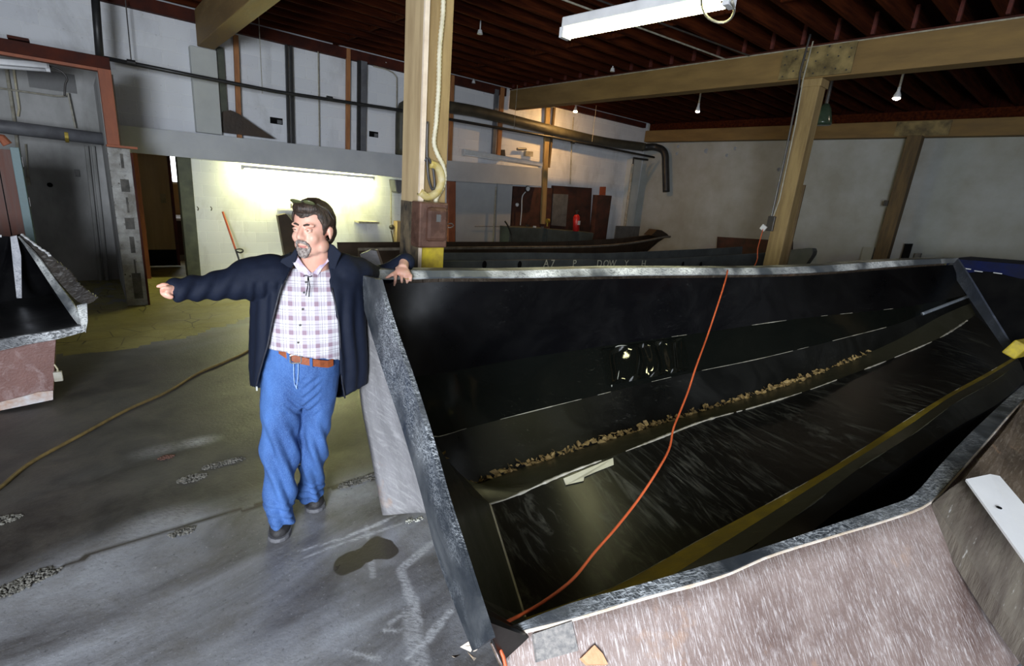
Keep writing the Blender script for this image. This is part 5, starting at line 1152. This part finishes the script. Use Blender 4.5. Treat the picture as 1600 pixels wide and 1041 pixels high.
# hair cap
hb_ = MB(); hb_.ell(H(-.020, 0, .038), hv(.101, 0, 0), hv(0, .085, 0), hv(0, 0, .094), 26, 18)
hb_.ell(H(-.05, 0, -.01), hv(.066, 0, 0), hv(0, .078, 0), hv(0, 0, .075), 20, 12); hb_.ell(H(.03, .0, .095), hv(.055, 0, 0), hv(0, .06, 0), hv(0, 0, .026), 16, 8)
def hairkeep(c, n_):
    f, r, u = hq(c)
    line = .070-.012*math.cos(r*40) if f > .045 else (lerp(-.015, .070, max(0, min(1, (f-.02)/.03))) if f > .02 else (-.022 if f > -.012 else -.075))
    return u > line and not (f > -.03 and f < .012 and u < .022 and abs(r) > .06)
remesh(hb_, 'hair', [M['hair']], man, .007, 2, lambda c, n_: .0035*noise.noise(c*42)+.003*noise.noise(V((c.x*150, c.y*150, c.z*12))), hairkeep, thick=.010)
# goatee and moustache
gb = MB(); gb.ell(H(.079, 0, -.094), hv(.019, 0, 0), hv(0, .027, 0), hv(0, 0, .026), 16, 10)
for s in (-1, 1):
    gb.tube([H(.098, s*.002, -.042), H(.094, s*.016, -.046), H(.084, s*.028, -.056)], [.0095, .0105, .007], 8); gb.tube([H(.084, s*.028, -.056), H(.078, s*.030, -.072), H(.078, s*.024, -.088)], [.006, .007, .010], 8)
remesh(gb, 'goatee', [M['goatee']], man, .0045, 1, lambda c, n_: .0025*noise.noise(c*190))
for s in (-1, 1):
    b_ = MB(); b_.tube([H(.085, s*.012, .026), H(.084, s*.028, .031), H(.070, s*.048, .026)], [.0045, .0055, .003], 8); b_.build('eyebrow', M['brow'], man, smooth=True)
    e_ = MB(); e_.sph(H(.068, s*.030, .006), .0125, 14, 10); eo = e_.build('eye', M['eye'], man, smooth=True)
    i_ = MB(); i_.ell(H(.0785, s*.030-.003, .005), hv(.0015, 0, 0), hv(0, .0052, 0), hv(0, 0, .0052), 10, 6); i_.build('iris', M['iris'], eo)
    l_ = MB(); l_.tube([H(.0775, s*.030-.014, .008), H(.0800, s*.030, .0118), H(.0735, s*.030+.013, .008)], [.0045, .0068, .0045], 8); l_.build('eyelid', M['skin'], man, smooth=True)
    l_ = MB(); l_.tube([H(.076, s*.030-.013, .001), H(.0785, s*.030, -.002), H(.072, s*.030+.012, .001)], [.0038, .0058, .0038], 8); l_.build('eyelid', M['skin'], man, smooth=True)
# ------------------------------------------------------------------ shirt
st_ = [(418, 447, 528, 2.885, .09), (430, 432, 548, 2.88, .11), (450, 424, 552, 2.865, .135), (475, 420, 553, 2.85, .15), (500, 416, 551, 2.84, .17), (525, 413, 548, 2.835, .18), (545, 412, 541, 2.84, .175), (562, 411, 537, 2.84, .175)]
sb = MB(); sb.loft(torso(st_), True)
def ff(c, n_): return .004*noise.noise(V((c.x*7, c.y*7, c.z*13)))+.003*noise.noise(c*26)
def shirtkeep(c, n_):
    x, y = proj(c)
    # open collar
    if y < 426 and n_.dot(EY) < .2 and abs(x-487) < interp([(405, 17), (426, 0)], y): return False
    return y < interp([(415, 543), (440, 549), (470, 557), (490, 560), (530, 562)], x) and y > 404
shirt = remesh(sb, 'plaid_shirt', [M['plaid']], man, .011, 3, ff, shirtkeep, thick=.003, uv=True)
def onfront(x, y, base, grow=0):
    # front of a loft row table at a pixel
    rs = torso(base, grow, 40); d = ray(x, y); best = None
    for a, b in zip(rs, rs[1:]):
        for i in range(40):
            k = (i+1) % 40
            for tri in ((a[i], a[k], b[i]), (a[k], b[k], b[i])):
                e1, e2 = tri[1]-tri[0], tri[2]-tri[0]; h = d.cross(e2); kk = e1.dot(h)
                if abs(kk) < 1e-12: continue
                s = CAM-tri[0]; u = s.dot(h)/kk; q = s.cross(e1); w = d.dot(q)/kk; t = e2.dot(q)/kk
                if u >= -1e-4 and w >= -1e-4 and u+w <= 1.0001 and t > 0 and (best is None or t < best): best = t
    return CAM+d*best if best else None
def fpath(px, base, grow): return [q for q in (onfront(x, y, base, grow) for x, y in px) if q]
plk = fpath([(484, 424), (478, 450), (472, 480), (467, 510), (463, 535), (461, 552)], st_, .002)
if len(plk) > 2:
    mb = MB(); [mb.bar(a, b, .022, .004, tuple(-EY)) for a, b in zip(plk, plk[1:])]
for i, (x, y) in enumerate(((478, 441), (475, 457), (473, 483), (469, 508), (466, 535))):
    q = onfront(x, y, st_, .002)
    if q: MB().tube([q, q-EY*.005], .0055, 10).build('button', M['dark_metal'], shirt)
# collar: two leaves standing around the neck
for s, px in ((-1, [(461, 396), (457, 410), (466, 424), (480, 431), (486, 427), (474, 414), (465, 400)]), (1, [(518, 392), (514, 408), (503, 420), (497, 430), (489, 427), (500, 414), (511, 398)])):
    pts = [Mp(x, y, 2.775+(.03 if y < 405 else 0)) for x, y in px]
    MB().slab(pts, EY*.012+EZ*.002).build('collar', M['plaid'] if False else pm('shirt_collar' + ('_left' if s < 0 else '_right'), (.62, .58, .66), (.34, .26, .36), 24, .7, .2), shirt)
gl = thing('reading_glasses', tuple(Mp(487, 432, 2.70)), 'folded black-framed glasses hooked on the plaid shirt front', 'glasses')
MB().tube([Mp(x, y, 2.69) for x, y in [(474, 432), (478, 430), (484, 433), (488, 431)]], .0026, 6).build('frame', M['black'], gl)
MB().tube([Mp(x, y, 2.69) for x, y in [(482, 433), (484, 448), (483, 464)]], .0024, 6).build('temple', M['black'], gl)
MB().tube([Mp(x, y, 2.69) for x, y in [(481, 433), (481, 446), (478, 462)]], .0024, 6).build('temple', M['black'], gl)
# sunglasses pushed up on the hair
sg = thing('sunglasses', tuple(H(.06, 0, .125)), 'olive-lensed sunglasses pushed up on the dark hair of the man', 'sunglasses')
for s in (-1, 1):
    c = H(.062, s*.030, .122); MB().ell(c, hv(.020, 0, .012), hv(0, .027, 0), hv(-.003, 0, .005), 16, 8).build('lens', pm('olive_lens', (.10, .11, .05), (.06, .07, .03), 8, .15, 0), sg, smooth=True)
    MB().tube([H(.045, s*.058, .118), H(0, s*.082, .09), H(-.03, s*.088, .05)], .0032, 6).build('temple', M['dark_metal'], sg)
MB().tube([H(.062, -.006, .126), H(.062, .006, .126)], .004, 6).build('bridge', M['dark_metal'], sg)
# ------------------------------------------------------------------ jeans
jt = [(530, 413, 534, 2.845, .150), (541, 411, 534, 2.845, .155), (556, 409, 533, 2.845, .16), (575, 407, 532, 2.85, .165), (600, 406, 529, 2.85, .16), (625, 407, 524, 2.85, .135)]
jb = MB(); jb.loft(torso(jt), True)
def leg(tab):
    rs = []
    for y, l, r, d, h in tab:
        a, b = Mp(l, y, d), Mp(r, y, d); c = (a+b)/2; rs.append(ering(c, (b-a).length/2, h, 24, p=2.0))
    jb.loft(rs, True)
leg([(585, 407, 474, 2.84, .13), (620, 406, 474, 2.82, .13), (660, 406, 472, 2.80, .12), (700, 407, 469, 2.77, .108), (740, 410, 464, 2.73, .098), (780, 415, 461, 2.70, .092), (813, 418, 459, 2.685, .085)])
leg([(585, 466, 531, 2.86, .13), (620, 468, 526, 2.85, .13), (660, 470, 517, 2.83, .115), (695, 470, 511, 2.80, .105), (715, 469, 510, 2.82, .10), (745, 466, 505, 2.88, .09), (768, 465, 504, 2.905, .085), (776, 468, 508, 2.905, .08)])
def jfold(c, n_):
    x, y = proj(c); z = c.z; d = .006*noise.noise(V((c.x*5, c.y*5, c.z*9)))+.0035*noise.noise(c*22)
    # hanging folds: diagonal below the left knee, bunching over the shoes
    if x < 468 and y > 640: u = (x-410)+(y-660)*-.42; d += .012*math.sin(u*.24)*min(1, (y-640)/50)
    if x >= 468 and y > 650: u = (x-468)-(y-660)*.35; d += .010*math.sin(u*.30)*min(1, (y-650)/40)
    if y > 785 or (x > 466 and y > 755): d += .008*math.sin(z*130+x*.15)
    if 590 < y < 650 and 445 < x < 500: d += .006*math.sin((y+abs(x-472)*.8)*.45)
    return d
def jkeep(c, n_):
    x, y = proj(c)
    return not (n_.z > .8 and y < 546)
jeans = remesh(jb, 'jeans', [M['denim']], man, .0095, 3, jfold)
mb = MB(); pth = fpath([(466, 566), (466, 580), (465, 595), (463, 606)], jt, .006)
if len(pth) > 1: mb.tube(pth, .0028, 6)
pth = fpath([(459, 566), (459, 585), (460, 600), (464, 608)], jt, .006)
if len(pth) > 1: mb.tube(pth, .0028, 6)
mb.build('fly_seam', M['stitch'], jeans)
for px in ([(419, 812), (425, 815), (438, 816), (452, 813), (459, 808)], [(484, 779), (492, 778), (500, 774)]):
    d_ = 2.60 if px[0][0] < 460 else 2.82
    MB().tube([Mp(x, y, d_) for x, y in px], .003, 6).build('hem_stitch', M['stitch'], jeans) if False else None
# belt
bl = [(x, y) for x, y in [(430, 541), (437, 547), (447, 554), (458, 559), (470, 563), (485, 566), (500, 568), (512, 569), (520, 566)]]
bp = fpath(bl, jt, .012)
if len(bp) > 3:
    up_ = [p+EZ*.020 for p in bp]; dn = [p-EZ*.020 for p in bp]
    belt = MB().strip([up_, dn]).build('belt', M['belt'], man, thick=.005)
    c = onfront(462, 561, jt, .018)
    mb = MB(); mb.tube([c+EX*a*.026+EZ*b*.023 for a, b in ((-1, .8), (-.6, 1), (.8, 1), (1, .8), (1, -.8), (.8, -1), (-.6, -1), (-1, -.8), (-1, .8))], .004, 8); mb.build('buckle', M['steel'], belt)
    for x, y in ((450, 556), (486, 567)):
        q = onfront(x, y, jt, .02)
        if q: MB().obox(q, EX*.007, EY*.003, EZ*.028).build('belt_loop', M['denim'], belt)
# ------------------------------------------------------------------ jacket
jkT = [(386, 466, 514, 2.90, .07), (398, 452, 530, 2.895, .085), (408, 424, 552, 2.885, .10), (420, 404, 562, 2.88, .125), (440, 396, 566, 2.87, .15), (470, 393, 568, 2.86, .17), (500, 392, 569, 2.855, .185), (540, 390, 571, 2.855, .195), (575, 389, 573, 2.86, .195), (602, 391, 570, 2.865, .185), (630, 394, 560, 2.87, .17)]
kb = MB(); kb.loft(torso(jkT), True)
chain(kb, [(Mp(425, 432, 2.84), .115), (Mp(398, 435, 2.82), .108), (Mp(340, 447, 2.745), .066), (Mp(300, 451, 2.70), .056), (Mp(281, 452.5, 2.672), .053)], 18)
chain(kb, [(Mp(535, 428, 2.88), .115), (Mp(556, 428, 2.92), .095), (Mp(588, 436, 3.20), .074), (Mp(612, 424, 3.18), .060), (Mp(634, 409, 3.10), .055)], 18)
def jkfold(c, n_):
    x, y = proj(c); d = .005*noise.noise(V((c.x*6, c.y*6, c.z*4)))+.0025*noise.noise(c*24)
    if x < 392 and y < 480: d += .006*math.sin(x*.21+y*.12)*min(1, (392-x)/30)
    if y > 440 and x > 515: d += .009*math.sin(x*.30+noise.noise(c*3)*2)*min(1, (y-440)/60)
    if y > 440 and x < 440 and x > 388: d += .006*math.sin(x*.35+y*.02)
    return d
LE_ = [(384, 466), (398, 462), (410, 457), (425, 452), (450, 440), (475, 433), (500, 427), (520, 423), (540, 419), (560, 413), (585, 406), (606, 401)]
RE_ = [(384, 512), (398, 513), (420, 514), (450, 517), (480, 524), (510, 529), (550, 531), (590, 533), (622, 538)]
def jkkeep(c, n_):
    x, y = proj(c)
    if y > interp([(388, 601), (402, 606), (520, 621), (538, 619), (556, 610), (575, 598)], x) and x > 380: return False
    front = (c-Mp(480, 500, 2.855)).dot(EY) < .02+.0*y
    if front and n_.dot(EY) < .35 and y > 384 and interp(LE_, y) < x < interp(RE_, y): return False
    # cuffs open, neck open
    if (c-Mp(277, 453, 2.665)).length < .047 and n_.dot(EX) < -.6: return False
    q = c-LW
    if q.length < .075 and n_.dot((P_(629, 423, 2.985)-LW).normalized()) > .86: return False
    if n_.z > .55 and y < 399 and 455 < x < 530: return False
    return True
jacket = remesh(kb, 'jacket', [M['jacket']], man, .0105, 3, jkfold, jkkeep, thick=.007)
# stand collar
for px in ([(455, 398), (462, 388), (466, 396), (462, 410), (452, 425), (438, 440), (432, 420), (440, 405)], [(513, 380), (522, 384), (534, 396), (528, 410), (522, 430), (516, 424), (512, 402)]):
    MB().slab([Mp(x, y, 2.775) for x, y in px], EY*.03).build('lapel', M['jacket'], jacket, bevel=.006)
# zip edges
for ed, nm in ((LE_, 0), (RE_, 1)):
    pth = [q for q in (onfront(x+(-1 if nm == 0 else 1), y, jkT, .004) for y, x in ed[3:]) if q]
    if len(pth) > 3: MB().tube(smooth_line(pth, 40), .0045, 8).build('zip_edge', M['zip'], jacket, smooth=True)
q = onfront(401, 604, jkT, .006)
if q: MB().obox(q-EZ*.012, EX*.004, EY*.003, EZ*.012).build('zip_pull', M['steel'], jacket)
# ring on the resting hand
c = P_(635.3, 435.5, 2.93); MB().tube(arc(c, EX*.0125, EY*.0125, 0, 2*math.pi, 16), .0022, 6).build('ring', M['brass'], man)
# ------------------------------------------------------------------ shoes
def shoe(toe, heel, label=None):
    T, Hh = V(toe), V(heel); d = (T-Hh); L = d.length; d.normalize(); s = EZ.cross(d)
    so = MB()
    def ring_at(t, z, w, ins=0): return Hh+d*(L*t)+EZ*z, w
    prof = [(0, .030), (.06, .040), (.25, .045), (.5, .051), (.72, .060), (.88, .053), (.96, .036), (1, .012)]
    lo = [Hh+d*L*t+s*w for t, w in prof]+[Hh+d*L*t-s*w for t, w in prof[::-1]]
    so.loft([[p+EZ*.002 for p in lo], [p+EZ*.012+(p-(T+Hh)/2)*.03 for p in lo], [p+EZ*.030+(p-(T+Hh)/2)*.02 for p in lo]])
    sole = so.build('shoe_sole', M['sole'], man, bevel=.003)
    ub = MB(); ub.ell(Hh+d*L*.68+EZ*.040, d*L*.30, s*.057, EZ*.048, 18, 10); ub.ell(Hh+d*L*.25+EZ*.06, d*L*.24, s*.046, EZ*.075, 16, 10); ub.ell(Hh+d*L*.42+EZ*.06, d*L*.27, s*.048, EZ*.062, 16, 10)
    u_ = remesh(ub, 'shoe', [M['shoe']], man, .008, 2, lambda c, n_: .0015*noise.noise(c*40), lambda c, n_: c.z > .022)
    ap = MB(); ap.tube([Hh+d*L*.40+s*.034+EZ*.090, Hh+d*L*.62+s*.034+EZ*.082, Hh+d*L*.84+s*.018+EZ*.070, Hh+d*L*.87+EZ*.068, Hh+d*L*.84-s*.018+EZ*.070, Hh+d*L*.62-s*.034+EZ*.082, Hh+d*L*.40-s*.034+EZ*.090], .003, 6)
    ap.build('apron_seam', M['sole'], man)
t1, h1 = onz(435, 851, 0), onz(441, 815, 0)+EY*.02
shoe(onz(434, 850, 0), onz(441, 818, 0)+(onz(441, 818, 0)-onz(434, 850, 0)).normalized()*.12)
shoe(onz(494, 803, 0), onz(490, 778, 0)+(onz(490, 778, 0)-onz(494, 803, 0)).normalized()*.10)
for o in list(bpy.data.objects):
    if '_o' in o: del o['_o']
